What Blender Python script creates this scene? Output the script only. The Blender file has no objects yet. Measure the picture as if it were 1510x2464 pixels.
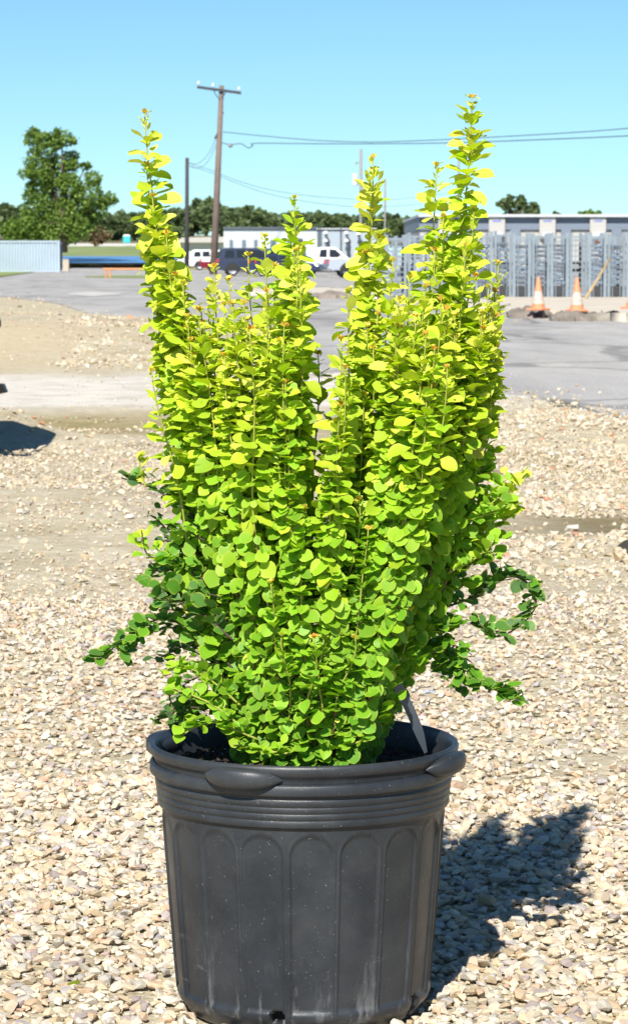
import bpy, bmesh, math, random
import numpy as np
from mathutils import Vector, Matrix
random.seed(7); rng = np.random.default_rng(11)
scene = bpy.context.scene
col = scene.collection
R = math.radians

# ------------------------------------------------------------------ camera, sky, sun, exposure
CAM_H = 1.134; PITCH = R(5.06); FPX = 7000.0; CX, CY = 755.0, 1232.0   # photograph measured 1510 x 2464
cam_d = bpy.data.cameras.new('camera'); cam = bpy.data.objects.new('camera', cam_d); col.objects.link(cam)
cam.location = (0, 0, CAM_H); cam.rotation_euler = (math.pi/2 - PITCH, 0, 0)
cam_d.sensor_fit = 'HORIZONTAL'; cam_d.sensor_width = 36.0; cam_d.lens = FPX/1510.0*36.0
cam_d.clip_start = 0.1; cam_d.clip_end = 8000
cam_d.dof.use_dof = True; cam_d.dof.focus_distance = 4.24; cam_d.dof.aperture_fstop = 48
scene.camera = cam

SUN_TO = Vector((0.205, 1.0, 0)).normalized(); SUN_EL = R(41)      # horizontal travel of the light, elevation
world = bpy.data.worlds.new('World'); scene.world = world; world.use_nodes = True
wn = world.node_tree.nodes; wl = world.node_tree.links; wn.clear()
sky = wn.new('ShaderNodeTexSky'); sky.sky_type = 'NISHITA'; sky.sun_disc = False
sky.sun_elevation = SUN_EL; sky.sun_rotation = math.atan2(-SUN_TO.x, -SUN_TO.y)
sky.air_density = 0.7; sky.dust_density = 0.0; sky.ozone_density = 2.0; sky.altitude = 0
tint = wn.new('ShaderNodeMix'); tint.data_type = 'RGBA'; tint.blend_type = 'MULTIPLY'; tint.inputs['Factor'].default_value = 1.0
tint.inputs['B'].default_value = (.71, 1.01, 1.15, 1)                  # the camera's cool rendering of the whole sky
bg = wn.new('ShaderNodeBackground'); bg.inputs['Strength'].default_value = 0.058
wo = wn.new('ShaderNodeOutputWorld')
wl.new(sky.outputs[0], tint.inputs['A']); wl.new(tint.outputs['Result'], bg.inputs['Color']); wl.new(bg.outputs[0], wo.inputs['Surface'])
sun_d = bpy.data.lights.new('sun', 'SUN'); sun_d.energy = 4.6; sun_d.angle = R(0.53); sun_d.color = (1, 0.95, 0.87)
sun = bpy.data.objects.new('sun', sun_d); col.objects.link(sun); sun.location = (-3, -8, 12)
ldir = Vector((SUN_TO.x*math.cos(SUN_EL), SUN_TO.y*math.cos(SUN_EL), -math.sin(SUN_EL)))
sun.rotation_euler = ldir.to_track_quat('-Z', 'Y').to_euler()
vs = scene.view_settings; vs.view_transform = 'Standard'; vs.look = 'None'; vs.gamma = 1.0; vs.use_curve_mapping = False
vs.exposure = 0.76

# ------------------------------------------------------------------ helpers
def ray(px, py):
    a = (px-CX)/FPX; b = (CY-py)/FPX; c, s = math.cos(PITCH), math.sin(PITCH)
    return Vector((a, c + b*s, -s + b*c))
def at(px, py, Y):
    d = ray(px, py); return Vector((0, 0, CAM_H)) + d*(Y/d.y)
def sstep(a, b, x):
    t = np.clip((x-a)/(b-a), 0, 1); return t*t*(3-2*t)
def gslope(y): return -0.28*sstep(30, 190, y)
def gz(x, y):
    """height of the ground"""
    x = np.asarray(x, float); y = np.asarray(y, float)
    z = gslope(y)
    near = 1 - sstep(14, 34, y)
    z = z + near*(0.006*np.sin(x*3.1+1.3*y) + 0.007*np.sin(2.3*y-1.1*x+.6) + 0.004*np.sin(6.1*x+2)*np.sin(5.2*y)) * sstep(4.9, 6, np.hypot(x, y-.0))
    def blob(cx, cy, rx, ry, h): return h*np.exp(-((x-cx)/rx)**2-((y-cy)/ry)**2)
    z = z + blob(-4.6, 36, 2.2, 3.2, .30) + blob(-3.0, 41, 1.6, 3.0, .22) + blob(-2.2, 36, 1.2, 2, .14) + blob(-6.5, 47, 3, 6, .25)
    z = z + blob(-1.95, 18.3, .28, .45, .17)
    z = z + blob(2.6, 17.2, 1.4, 1.0, -.07) + blob(2.3, 14.4, .8, .5, .05) + blob(1.9, 18.8, .9, 1.2, .06)
    z = z + blob(1.75, 12.3, .75, .40, -.06) + blob(1.9, 11.5, .8, .3, .03)
    z = z + blob(-1.6, 19.6, 1.4, .7, -.05)
    return z
def gpt(px, py, dz=0.0):
    d = ray(px, py); t = CAM_H/-d.z if d.z < -1e-4 else 2000.0
    for _ in range(12):
        p = Vector((0, 0, CAM_H)) + d*t
        t = (CAM_H - float(gslope(p.y)) - dz)/max(-d.z, 1e-4)
    p = Vector((0, 0, CAM_H)) + d*t; p.z = float(gz(p.x, p.y)) + dz
    return p

def mesh_obj(name, verts, faces, mat=None, parent=None, smooth=False):
    me = bpy.data.meshes.new(name); me.from_pydata([tuple(v) for v in verts], [], faces); me.update()
    if smooth: me.shade_smooth()
    o = bpy.data.objects.new(name, me); col.objects.link(o)
    if mat is not None: me.materials.append(mat)
    if parent is not None: o.parent = parent
    return o
def np_mesh(name, V, F, mat, attrs=None, smooth=False, mats=None):
    """V (n,3), F (m,k) all of one size; attrs point floats"""
    me = bpy.data.meshes.new(name); n = len(V); m, k = F.shape
    me.vertices.add(n); me.vertices.foreach_set('co', V.astype(np.float32).ravel())
    me.loops.add(m*k); me.loops.foreach_set('vertex_index', F.astype(np.int32).ravel())
    me.polygons.add(m); me.polygons.foreach_set('loop_start', np.arange(0, m*k, k, dtype=np.int32))
    me.polygons.foreach_set('loop_total', np.full(m, k, dtype=np.int32))
    me.update(calc_edges=True)
    me.polygons.foreach_set('use_smooth', np.full(m, smooth))
    for a, vals in (attrs or {}).items():
        at_ = me.attributes.new(a, 'FLOAT', 'POINT'); at_.data.foreach_set('value', vals.astype(np.float32))
    me.materials.append(mat); me.validate(); me.update()
    return me
def link(name, me, parent=None):
    o = bpy.data.objects.new(name, me); col.objects.link(o)
    if parent is not None: o.parent = parent
    return o
def tag(o, label=None, cat=None, group=None, kind=None):
    if label: o['label'] = label
    if cat: o['category'] = cat
    if group: o['group'] = group
    if kind: o['kind'] = kind
    return o
def thing(name, loc, label, cat, group=None, rz=0):
    e = bpy.data.objects.new(name, None); col.objects.link(e); e.location = loc; e.rotation_euler.z = rz; e.empty_display_size = .1
    return tag(e, label, cat, group)
def copy_tree(o, parent=None):
    c = o.copy(); col.objects.link(c); c.parent = parent
    for ch in list(o.children): copy_tree(ch, c)
    return c
class MB:
    """collects boxes, tubes, prisms into one mesh"""
    def __init__(s): s.v = []; s.f = []
    def add(s, v, f):
        b = len(s.v); s.v += [tuple(p) for p in v]; s.f += [tuple(i+b for i in q) for q in f]; return s
    def box(s, a, b):
        (x0, y0, z0), (x1, y1, z1) = a, b
        return s.add([(x0,y0,z0),(x1,y0,z0),(x1,y1,z0),(x0,y1,z0),(x0,y0,z1),(x1,y0,z1),(x1,y1,z1),(x0,y1,z1)],
                     [(0,3,2,1),(4,5,6,7),(0,1,5,4),(1,2,6,5),(2,3,7,6),(3,0,4,7)])
    def tube(s, pts, rad, n=8, cap=True):
        pts = [Vector(p) for p in pts]; rad = rad if isinstance(rad, (list, tuple)) else [rad]*len(pts)
        V = []; F = []; ref = None
        for i, p in enumerate(pts):
            d = (pts[min(i+1, len(pts)-1)]-pts[max(i-1, 0)]).normalized()
            if ref is None: ref = d.orthogonal().normalized()
            ref = (ref - d*ref.dot(d)).normalized(); b = d.cross(ref)
            for k in range(n):
                a = 2*math.pi*k/n; V.append(p + (ref*math.cos(a)+b*math.sin(a))*rad[i])
        for i in range(len(pts)-1):
            for k in range(n):
                F.append((i*n+k, i*n+(k+1) % n, (i+1)*n+(k+1) % n, (i+1)*n+k))
        if cap: F.append(tuple(range(n-1, -1, -1))); F.append(tuple(range((len(pts)-1)*n, len(pts)*n)))
        return s.add(V, F)
    def lathe(s, prof, n=32, c=(0,0,0), axis='Z'):
        V = []; F = []
        for r, z in prof:
            for k in range(n):
                a = 2*math.pi*k/n; x, y = r*math.cos(a), r*math.sin(a)
                V.append((c[0]+x, c[1]+y, c[2]+z) if axis == 'Z' else (c[0]+x, c[1]+z, c[2]+y))
        for i in range(len(prof)-1):
            for k in range(n):
                q = (i*n+k, i*n+(k+1) % n, (i+1)*n+(k+1) % n, (i+1)*n+k)
                F.append(q if axis == 'Z' else q[::-1])
        return s.add(V, F)
    def prism(s, poly, y0, y1):
        """polygon in x,z extruded along y; counter-clockwise seen from -y"""
        n = len(poly); V = [(x, y0, z) for x, z in poly]+[(x, y1, z) for x, z in poly]
        F = [tuple(range(n)), tuple(range(2*n-1, n-1, -1))]+[((i+1) % n, i, n+i, n+(i+1) % n) for i in range(n)]
        return s.add(V, F)
    def build(s, name, mat, parent=None, smooth=False, bevel=0):
        o = mesh_obj(name, s.v, s.f, mat, parent, smooth)
        if bevel:
            m = o.modifiers.new('bevel', 'BEVEL'); m.width = bevel; m.segments = 2; m.limit_method = 'ANGLE'
        return o

# ------------------------------------------------------------------ materials
def new_mat(name):
    m = bpy.data.materials.new(name); m.use_nodes = True
    nt = m.node_tree; return m, nt, nt.nodes['Principled BSDF']
def simple(name, c, rough=.6, metal=0.0, var=.12, scale=6.0, bump=0.0, spec=.5, bscale=None):
    m, nt, b = new_mat(name); N = nt.nodes; L = nt.links
    tc = N.new('ShaderNodeTexCoord'); nz = N.new('ShaderNodeTexNoise'); nz.inputs['Scale'].default_value = scale; nz.inputs['Detail'].default_value = 5
    L.new(tc.outputs['Object'], nz.inputs['Vector'])
    mr = N.new('ShaderNodeMapRange'); mr.inputs['From Min'].default_value = .25; mr.inputs['From Max'].default_value = .75
    mr.inputs['To Min'].default_value = 1-var; mr.inputs['To Max'].default_value = 1+var
    L.new(nz.outputs['Fac'], mr.inputs['Value'])
    vm = N.new('ShaderNodeVectorMath'); vm.operation = 'SCALE'; vm.inputs[0].default_value = c[:3]; L.new(mr.outputs[0], vm.inputs['Scale'])
    L.new(vm.outputs[0], b.inputs['Base Color'])
    b.inputs['Roughness'].default_value = rough; b.inputs['Metallic'].default_value = metal; b.inputs['Specular IOR Level'].default_value = spec
    if bump:
        n2 = N.new('ShaderNodeTexNoise'); n2.inputs['Scale'].default_value = bscale or scale*4; n2.inputs['Detail'].default_value = 6
        L.new(tc.outputs['Object'], n2.inputs['Vector'])
        bp = N.new('ShaderNodeBump'); bp.inputs['Strength'].default_value = bump; bp.inputs['Distance'].default_value = .02
        L.new(n2.outputs['Fac'], bp.inputs['Height']); L.new(bp.outputs[0], b.inputs['Normal'])
    return m
def ramp(N, stops, interp='LINEAR'):
    r = N.new('ShaderNodeValToRGB'); r.color_ramp.interpolation = interp; e = r.color_ramp.elements
    while len(e) > 1: e.remove(e[-1])
    e[0].position = stops[0][0]; e[0].color = (*stops[0][1], 1)
    for p, c in stops[1:]:
        k = e.new(p); k.color = (*c, 1)
    return r
def attr(N, name):
    a = N.new('ShaderNodeAttribute'); a.attribute_name = name; return a.outputs['Fac']

def leaf_material():
    m, nt, b = new_mat('barberry leaf'); N = nt.nodes; L = nt.links
    rp = ramp(N, [(0, (.065, .105, .060)), (.16, (.085, .19, .055)), (.36, (.13, .34, .022)), (.58, (.31, .55, .028)), (.74, (.57, .71, .045)), (.86, (.80, .81, .14)), (1, (.70, .26, .04))])
    L.new(attr(N, 'tone'), rp.inputs[0])
    ed = ramp(N, [(.72, (0, 0, 0)), (1, (1, 1, 1))]); L.new(attr(N, 'edge'), ed.inputs[0])
    mul = N.new('ShaderNodeMath'); mul.operation = 'MULTIPLY'; mul.inputs[1].default_value = .5; L.new(ed.outputs[0], mul.inputs[0])
    mx = N.new('ShaderNodeMix'); mx.data_type = 'RGBA'; mx.inputs['B'].default_value = (.62, .62, .10, 1)
    L.new(mul.outputs[0], mx.inputs['Factor']); L.new(rp.outputs[0], mx.inputs['A'])
    tc = N.new('ShaderNodeTexCoord'); nz = N.new('ShaderNodeTexNoise'); nz.inputs['Scale'].default_value = 90; L.new(tc.outputs['Object'], nz.inputs['Vector'])
    hs = N.new('ShaderNodeHueSaturation'); L.new(mx.outputs['Result'], hs.inputs['Color'])
    mr = N.new('ShaderNodeMapRange'); mr.inputs['To Min'].default_value = .82; mr.inputs['To Max'].default_value = 1.16; L.new(attr(N, 'rnd'), mr.inputs['Value'])
    L.new(mr.outputs[0], hs.inputs['Value'])
    L.new(hs.outputs[0], b.inputs['Base Color']); b.inputs['Roughness'].default_value = .48; b.inputs['Specular IOR Level'].default_value = .32
    tr = N.new('ShaderNodeBsdfTranslucent')
    h2 = N.new('ShaderNodeHueSaturation'); h2.inputs['Saturation'].default_value = 1.15; h2.inputs['Value'].default_value = 1.0; h2.inputs['Hue'].default_value = .51
    L.new(hs.outputs[0], h2.inputs['Color']); L.new(h2.outputs[0], tr.inputs['Color'])
    ms = N.new('ShaderNodeMixShader'); ms.inputs[0].default_value = .38
    L.new(b.outputs[0], ms.inputs[1]); L.new(tr.outputs[0], ms.inputs[2]); L.new(ms.outputs[0], N['Material Output'].inputs['Surface'])
    bp = N.new('ShaderNodeBump'); bp.inputs['Strength'].default_value = .25; bp.inputs['Distance'].default_value = .002
    L.new(nz.outputs['Fac'], bp.inputs['Height']); L.new(bp.outputs[0], b.inputs['Normal'])
    return m
def crown_material(name, c0, c1, tr=.3):
    m, nt, b = new_mat(name); N = nt.nodes; L = nt.links
    rp = ramp(N, [(0, c0), (1, c1)]); L.new(attr(N, 'rnd'), rp.inputs[0]); L.new(rp.outputs[0], b.inputs['Base Color']); b.inputs['Roughness'].default_value = .55
    b.inputs['Specular IOR Level'].default_value = .3
    t = N.new('ShaderNodeBsdfTranslucent'); L.new(rp.outputs[0], t.inputs['Color'])
    ms = N.new('ShaderNodeMixShader'); ms.inputs[0].default_value = tr
    L.new(b.outputs[0], ms.inputs[1]); L.new(t.outputs[0], ms.inputs[2]); L.new(ms.outputs[0], N['Material Output'].inputs['Surface'])
    return m
def stone_material(name, stops, bump=.5):
    m, nt, b = new_mat(name); N = nt.nodes; L = nt.links
    rp = ramp(N, stops); L.new(attr(N, 'rnd'), rp.inputs[0])
    tc = N.new('ShaderNodeTexCoord'); nz = N.new('ShaderNodeTexNoise'); nz.inputs['Scale'].default_value = 70; nz.inputs['Detail'].default_value = 6
    L.new(tc.outputs['Object'], nz.inputs['Vector'])
    r2 = ramp(N, [(.3, (.74, .72, .68)), (.7, (1.12, 1.1, 1.06))]); L.new(nz.outputs['Fac'], r2.inputs[0])
    mx = N.new('ShaderNodeMix'); mx.data_type = 'RGBA'; mx.blend_type = 'MULTIPLY'; mx.inputs['Factor'].default_value = .8
    L.new(rp.outputs[0], mx.inputs['A']); L.new(r2.outputs[0], mx.inputs['B']); L.new(mx.outputs['Result'], b.inputs['Base Color'])
    b.inputs['Roughness'].default_value = .8; b.inputs['Specular IOR Level'].default_value = .3
    bp = N.new('ShaderNodeBump'); bp.inputs['Strength'].default_value = bump; bp.inputs['Distance'].default_value = .004
    n3 = N.new('ShaderNodeTexNoise'); n3.inputs['Scale'].default_value = 160; n3.inputs['Detail'].default_value = 5; L.new(tc.outputs['Object'], n3.inputs['Vector'])
    L.new(n3.outputs['Fac'], bp.inputs['Height']); L.new(bp.outputs[0], b.inputs['Normal'])
    return m
def ground_material():
    m, nt, b = new_mat('gravel lot ground'); N = nt.nodes; L = nt.links
    tc = N.new('ShaderNodeTexCoord'); P = tc.outputs['Object']
    def noise(sc, det=6, rough=.6):
        n = N.new('ShaderNodeTexNoise'); n.inputs['Scale'].default_value = sc; n.inputs['Detail'].default_value = det; n.inputs['Roughness'].default_value = rough
        L.new(P, n.inputs['Vector']); return n.outputs['Fac']
    def mixc(f, a, bb, bt='MIX'):
        x = N.new('ShaderNodeMix'); x.data_type = 'RGBA'; x.blend_type = bt
        if isinstance(f, float): x.inputs['Factor'].default_value = f
        else: L.new(f, x.inputs['Factor'])
        for k, v in (('A', a), ('B', bb)):
            if isinstance(v, tuple): x.inputs[k].default_value = (*v, 1)
            else: L.new(v, x.inputs[k])
        return x.outputs['Result']
    vor = N.new('ShaderNodeTexVoronoi'); vor.inputs['Scale'].default_value = 42; L.new(P, vor.inputs['Vector'])
    sx = N.new('ShaderNodeSeparateColor'); L.new(vor.outputs['Color'], sx.inputs[0])
    peb = ramp(N, [(0, (.36, .30, .20)), (.3, (.50, .43, .29)), (.55, (.60, .54, .42)), (.75, (.46, .44, .40)), (.9, (.66, .60, .48)), (1, (.42, .30, .22))]); L.new(sx.outputs[0], peb.inputs[0])
    sand = ramp(N, [(.3, (.36, .30, .17)), (.5, (.47, .41, .27)), (.7, (.58, .52, .38))]); L.new(noise(9), sand.inputs[0])
    base = mixc(.6, sand.outputs[0], peb.outputs[0])
    big = ramp(N, [(.42, (0, 0, 0)), (.58, (1, 1, 1))]); L.new(noise(1.1, 4), big.inputs[0])
    base = mixc(big.outputs[0], base, mixc(.35, sand.outputs[0], (.56, .52, .42)))
    mott = ramp(N, [(.34, (.70, .66, .56)), (.5, (.96, .95, .93)), (.66, (1.14, 1.14, 1.14))]); L.new(noise(1.7, 10, .72), mott.inputs[0]); base = mixc(.85, base, mott.outputs[0], 'MULTIPLY')
    # pale caliche track, damp olive hollows and pink-tan sand at their own places
    sep = N.new('ShaderNodeSeparateXYZ'); L.new(P, sep.inputs[0])
    wob = noise(.55, 5)
    def band(y0, y1, soft, wobble=3.0, x0=None, x1=None, sx_=1.0, slope=0.0):
        def ma(op, a, bb):
            q = N.new('ShaderNodeMath'); q.operation = op
            for i, v in enumerate((a, bb)):
                if isinstance(v, (int, float)): q.inputs[i].default_value = v
                else: L.new(v, q.inputs[i])
            return q.outputs[0]
        def ss(v, a, c):
            q = N.new('ShaderNodeMapRange'); q.interpolation_type = 'SMOOTHSTEP'; q.inputs['From Min'].default_value = a; q.inputs['From Max'].default_value = c
            L.new(v, q.inputs['Value']); return q.outputs[0]
        yy = ma('ADD', sep.outputs['Y'], ma('MULTIPLY', ma('SUBTRACT', wob, .5), wobble))
        if slope: yy = ma('ADD', yy, ma('MULTIPLY', sep.outputs['X'], slope))
        f = ma('MULTIPLY', ss(yy, y0-soft, y0+soft), ma('SUBTRACT', 1.0, ss(yy, y1-soft, y1+soft)))
        xx = ma('ADD', sep.outputs['X'], ma('MULTIPLY', ma('SUBTRACT', wob, .5), wobble*.6))
        if x0 is not None: f = ma('MULTIPLY', f, ss(xx, x0-sx_, x0+sx_))
        if x1 is not None: f = ma('MULTIPLY', f, ma('SUBTRACT', 1.0, ss(xx, x1-sx_, x1+sx_)))
        return f
    white = ramp(N, [(.32, (.47, .43, .36)), (.5, (.62, .58, .51)), (.68, (.72, .68, .61))]); L.new(noise(2.4, 10, .7), white.inputs[0])
    base = mixc(band(21.5, 27.4, 1.3, 4.5, None, 1.5), base, white.outputs[0])
    olive = ramp(N, [(.35, (.27, .22, .10)), (.7, (.40, .34, .19))]); L.new(noise(4, 6), olive.inputs[0])
    base = mixc(band(18.4, 20.6, .5, 1.6, None, .2), base, olive.outputs[0])
    base = mixc(band(15.6, 17.4, .35, 2.2, 1.0, None, .6, .35), base, olive.outputs[0])
    base = mixc(band(12.0, 13.2, .25, 1.4, .95, None, .3, .35), base, mixc(.6, olive.outputs[0], (.15, .12, .075)))
    base = mixc(band(28.5, 40, 2, 4, None, -2.6, 1.0), base, mixc(.5, (.56, .45, .30), sand.outputs[0]))
    L.new(base, b.inputs['Base Color']); b.inputs['Roughness'].default_value = .9; b.inputs['Specular IOR Level'].default_value = .2
    bp = N.new('ShaderNodeBump'); bp.inputs['Strength'].default_value = .5; bp.inputs['Distance'].default_value = .006
    b2 = N.new('ShaderNodeBump'); b2.inputs['Strength'].default_value = .6; b2.inputs['Distance'].default_value = .05
    L.new(noise(7, 8, .7), b2.inputs['Height']); inv = N.new('ShaderNodeMath'); inv.operation = 'SUBTRACT'; inv.inputs[0].default_value = 1; L.new(vor.outputs['Distance'], inv.inputs[1])
    L.new(inv.outputs[0], bp.inputs['Height']); L.new(b2.outputs[0], bp.inputs['Normal']); L.new(bp.outputs[0], b.inputs['Normal'])
    return m
def asphalt_material(name, c0, c1, sc=1.0):
    m, nt, b = new_mat(name); N = nt.nodes; L = nt.links
    tc = N.new('ShaderNodeTexCoord'); mp = N.new('ShaderNodeMapping'); mp.inputs['Scale'].default_value = (1.1*sc, .16*sc, 1); mp.inputs['Rotation'].default_value = (0, 0, R(14))
    L.new(tc.outputs['Object'], mp.inputs['Vector'])
    n = N.new('ShaderNodeTexNoise'); n.inputs['Scale'].default_value = .9; n.inputs['Detail'].default_value = 9; n.inputs['Roughness'].default_value = .62; L.new(mp.outputs[0], n.inputs['Vector'])
    rp = ramp(N, [(.3, c0), (.68, c1)]); L.new(n.outputs['Fac'], rp.inputs[0])
    n2 = N.new('ShaderNodeTexNoise'); n2.inputs['Scale'].default_value = 30; n2.inputs['Detail'].default_value = 3; L.new(tc.outputs['Object'], n2.inputs['Vector'])
    r2 = ramp(N, [(.35, (.8, .8, .8)), (.68, (1.15, 1.15, 1.15))]); L.new(n2.outputs['Fac'], r2.inputs[0])
    # worn patches, tar stains and cracks
    mq = N.new('ShaderNodeMapping'); mq.inputs['Scale'].default_value = (.55, .14, 1); L.new(tc.outputs['Object'], mq.inputs['Vector'])
    n4 = N.new('ShaderNodeTexNoise'); n4.inputs['Scale'].default_value = .8; n4.inputs['Detail'].default_value = 7; n4.inputs['Distortion'].default_value = 1.2; L.new(mq.outputs[0], n4.inputs['Vector'])
    r4 = ramp(N, [(.30, (.74, .74, .75)), (.43, (.97, .97, .97)), (.60, (1.0, 1.0, .99)), (.70, (1.15, 1.13, 1.09))]); L.new(n4.outputs['Fac'], r4.inputs[0])
    vc = N.new('ShaderNodeTexVoronoi'); vc.feature = 'DISTANCE_TO_EDGE'; vc.inputs['Scale'].default_value = .22
    wv = N.new('ShaderNodeVectorMath'); wv.operation = 'MULTIPLY_ADD'; wv.inputs[1].default_value = (1.6, 1.6, 0); L.new(n.outputs['Color'], wv.inputs[0]); L.new(tc.outputs['Object'], wv.inputs[2]); L.new(wv.outputs[0], vc.inputs['Vector'])
    rc = ramp(N, [(0, (.55, .55, .56)), (.012, (.62, .62, .62)), (.022, (1, 1, 1))]); L.new(vc.outputs['Distance'], rc.inputs[0])
    my = N.new('ShaderNodeMix'); my.data_type = 'RGBA'; my.blend_type = 'MULTIPLY'; my.inputs['Factor'].default_value = 1.0; L.new(r4.outputs[0], my.inputs['A']); L.new(rc.outputs[0], my.inputs['B'])
    mz = N.new('ShaderNodeMix'); mz.data_type = 'RGBA'; mz.blend_type = 'MULTIPLY'; mz.inputs['Factor'].default_value = .9; L.new(rp.outputs[0], mz.inputs['A']); L.new(my.outputs['Result'], mz.inputs['B'])
    mx = N.new('ShaderNodeMix'); mx.data_type = 'RGBA'; mx.blend_type = 'MULTIPLY'; mx.inputs['Factor'].default_value = .8
    L.new(mz.outputs['Result'], mx.inputs['A']); L.new(r2.outputs[0], mx.inputs['B']); L.new(mx.outputs['Result'], b.inputs['Base Color'])
    b.inputs['Roughness'].default_value = .85; b.inputs['Specular IOR Level'].default_value = .25
    bp = N.new('ShaderNodeBump'); bp.inputs['Strength'].default_value = .4; bp.inputs['Distance'].default_value = .02; L.new(n2.outputs['Fac'], bp.inputs['Height']); L.new(bp.outputs[0], b.inputs['Normal'])
    return m
def pot_material():
    m, nt, b = new_mat('black nursery pot plastic'); N = nt.nodes; L = nt.links
    tc = N.new('ShaderNodeTexCoord'); P = tc.outputs['Object']; sep = N.new('ShaderNodeSeparateXYZ'); L.new(P, sep.inputs[0])
    def noise(sc, det=5, stretch=None):
        n = N.new('ShaderNodeTexNoise'); n.inputs['Scale'].default_value = sc; n.inputs['Detail'].default_value = det; n.inputs['Roughness'].default_value = .65
        if stretch:
            mp = N.new('ShaderNodeMapping'); mp.inputs['Scale'].default_value = stretch; L.new(P, mp.inputs['Vector']); L.new(mp.outputs[0], n.inputs['Vector'])
        else: L.new(P, n.inputs['Vector'])
        return n.outputs['Fac']
    def mr(v, a, c, t0=0., t1=1.):
        q = N.new('ShaderNodeMapRange'); q.inputs['From Min'].default_value = a; q.inputs['From Max'].default_value = c; q.inputs['To Min'].default_value = t0; q.inputs['To Max'].default_value = t1
        L.new(v, q.inputs['Value']); return q.outputs[0]
    def mul(a, c):
        q = N.new('ShaderNodeMath'); q.operation = 'MULTIPLY'; L.new(a, q.inputs[0])
        if isinstance(c, float): q.inputs[1].default_value = c
        else: L.new(c, q.inputs[1])
        return q.outputs[0]
    def add(a, c):
        q = N.new('ShaderNodeMath'); q.operation = 'ADD'; q.use_clamp = True; L.new(a, q.inputs[0]); L.new(c, q.inputs[1]); return q.outputs[0]
    base = ramp(N, [(.3, (.0135, .0165, .0215)), (.7, (.026, .0300, .0365))]); L.new(noise(14), base.inputs[0])
    low = mr(sep.outputs['Z'], .16, .01)
    scuff = mul(mr(noise(38, 6, (1, 1, .16)), .55, .74), low)                      # chalky vertical scuffs, thicker near the foot
    smear = mul(mr(noise(20, 6, (.5, .5, 2.2)), .63, .75), mr(sep.outputs['Z'], .14, .03))
    speck = mr(noise(260, 2), .70, .73)
    dust = mr(noise(5, 6), .45, .8, 0, .14)
    f = add(add(mul(scuff, .42), mul(smear, .55)), add(mul(speck, .4), mul(dust, .5)))
    mx = N.new('ShaderNodeMix'); mx.data_type = 'RGBA'; mx.inputs['B'].default_value = (.40, .41, .41, 1); L.new(f, mx.inputs['Factor']); L.new(base.outputs[0], mx.inputs['A'])
    L.new(mx.outputs['Result'], b.inputs['Base Color']); L.new(mr(noise(25), .3, .7, .34, .50), b.inputs['Roughness'])
    b.inputs['Specular IOR Level'].default_value = .5
    bp = N.new('ShaderNodeBump'); bp.inputs['Strength'].default_value = .12; bp.inputs['Distance'].default_value = .003; L.new(noise(300, 3), bp.inputs['Height']); L.new(bp.outputs[0], b.inputs['Normal'])
    return m

M = {}
M['leaf'] = leaf_material()
M['stem'] = simple('reddish brown stem', (.16, .085, .04), .7, bump=.3, scale=60)
M['shoot'] = simple('yellow green shoot', (.30, .31, .045), .6, scale=60)
M['twig'] = simple('dark dry twig', (.07, .045, .035), .8, scale=60)
M['pot'] = pot_material()
M['hole'] = simple('dark soil in drain hole', (.012, .010, .008), .9, bump=.6, scale=40)  # soil inside the drain holes, blackened to stand for their deep shade
M['soil'] = simple('dark bark soil', (.018, .013, .010), .9, bump=1.0, scale=45, var=.5, bscale=120)
M['bark_bit'] = simple('bark chips', (.05, .032, .022), .85, var=.5, scale=60)
M['perlite'] = simple('white perlite', (.62, .60, .56), .8, scale=60)
M['label'] = simple('grey plastic label', (.09, .11, .13), .45, scale=20, var=.08)
M['print'] = simple('faded grey print', (.34, .36, .38), .5)
M['ground'] = ground_material()
STOPS = [(0, (.40, .31, .20)), (.10, (.58, .48, .33)), (.22, (.66, .58, .44)), (.34, (.53, .50, .43)), (.46, (.68, .62, .52)), (.55, (.58, .43, .29)),
         (.64, (.48, .46, .43)), (.72, (.63, .56, .44)), (.80, (.54, .37, .26)), (.85, (.62, .53, .40)), (.93, (.36, .34, .35)), (.97, (.42, .32, .29)), (1, (.75, .70, .62))]
M['stone'] = stone_material('river gravel', STOPS)
M['rubble'] = stone_material('pale rubble', [(0, (.40, .33, .22)), (.3, (.52, .44, .32)), (.6, (.60, .53, .41)), (.85, (.50, .46, .39)), (.965, (.70, .66, .57)), (.975, (.50, .28, .18)), (1, (.46, .24, .15))])
M['asphalt'] = asphalt_material('weathered asphalt', (.33, .32, .308), (.47, .455, .435))
M['lot'] = asphalt_material('parking asphalt', (.28, .27, .26), (.40, .385, .37), .5)
M['broken'] = simple('broken asphalt edge', (.24, .205, .17), .9, var=.4, scale=3, bump=.8)
M['tan_pad'] = simple('tan concrete pad', (.56, .50, .41), .9, var=.16, scale=1.2, bump=.3)
M['grass'] = simple('dry mown grass', (.22, .27, .075), .9, var=.35, scale=.6, bump=.8)
M['lane'] = simple('white dust lane', (.62, .59, .52), .9)
M['water'] = simple('blue water', (.11, .27, .52), .35, var=.1, scale=.3, bump=.1)

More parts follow.
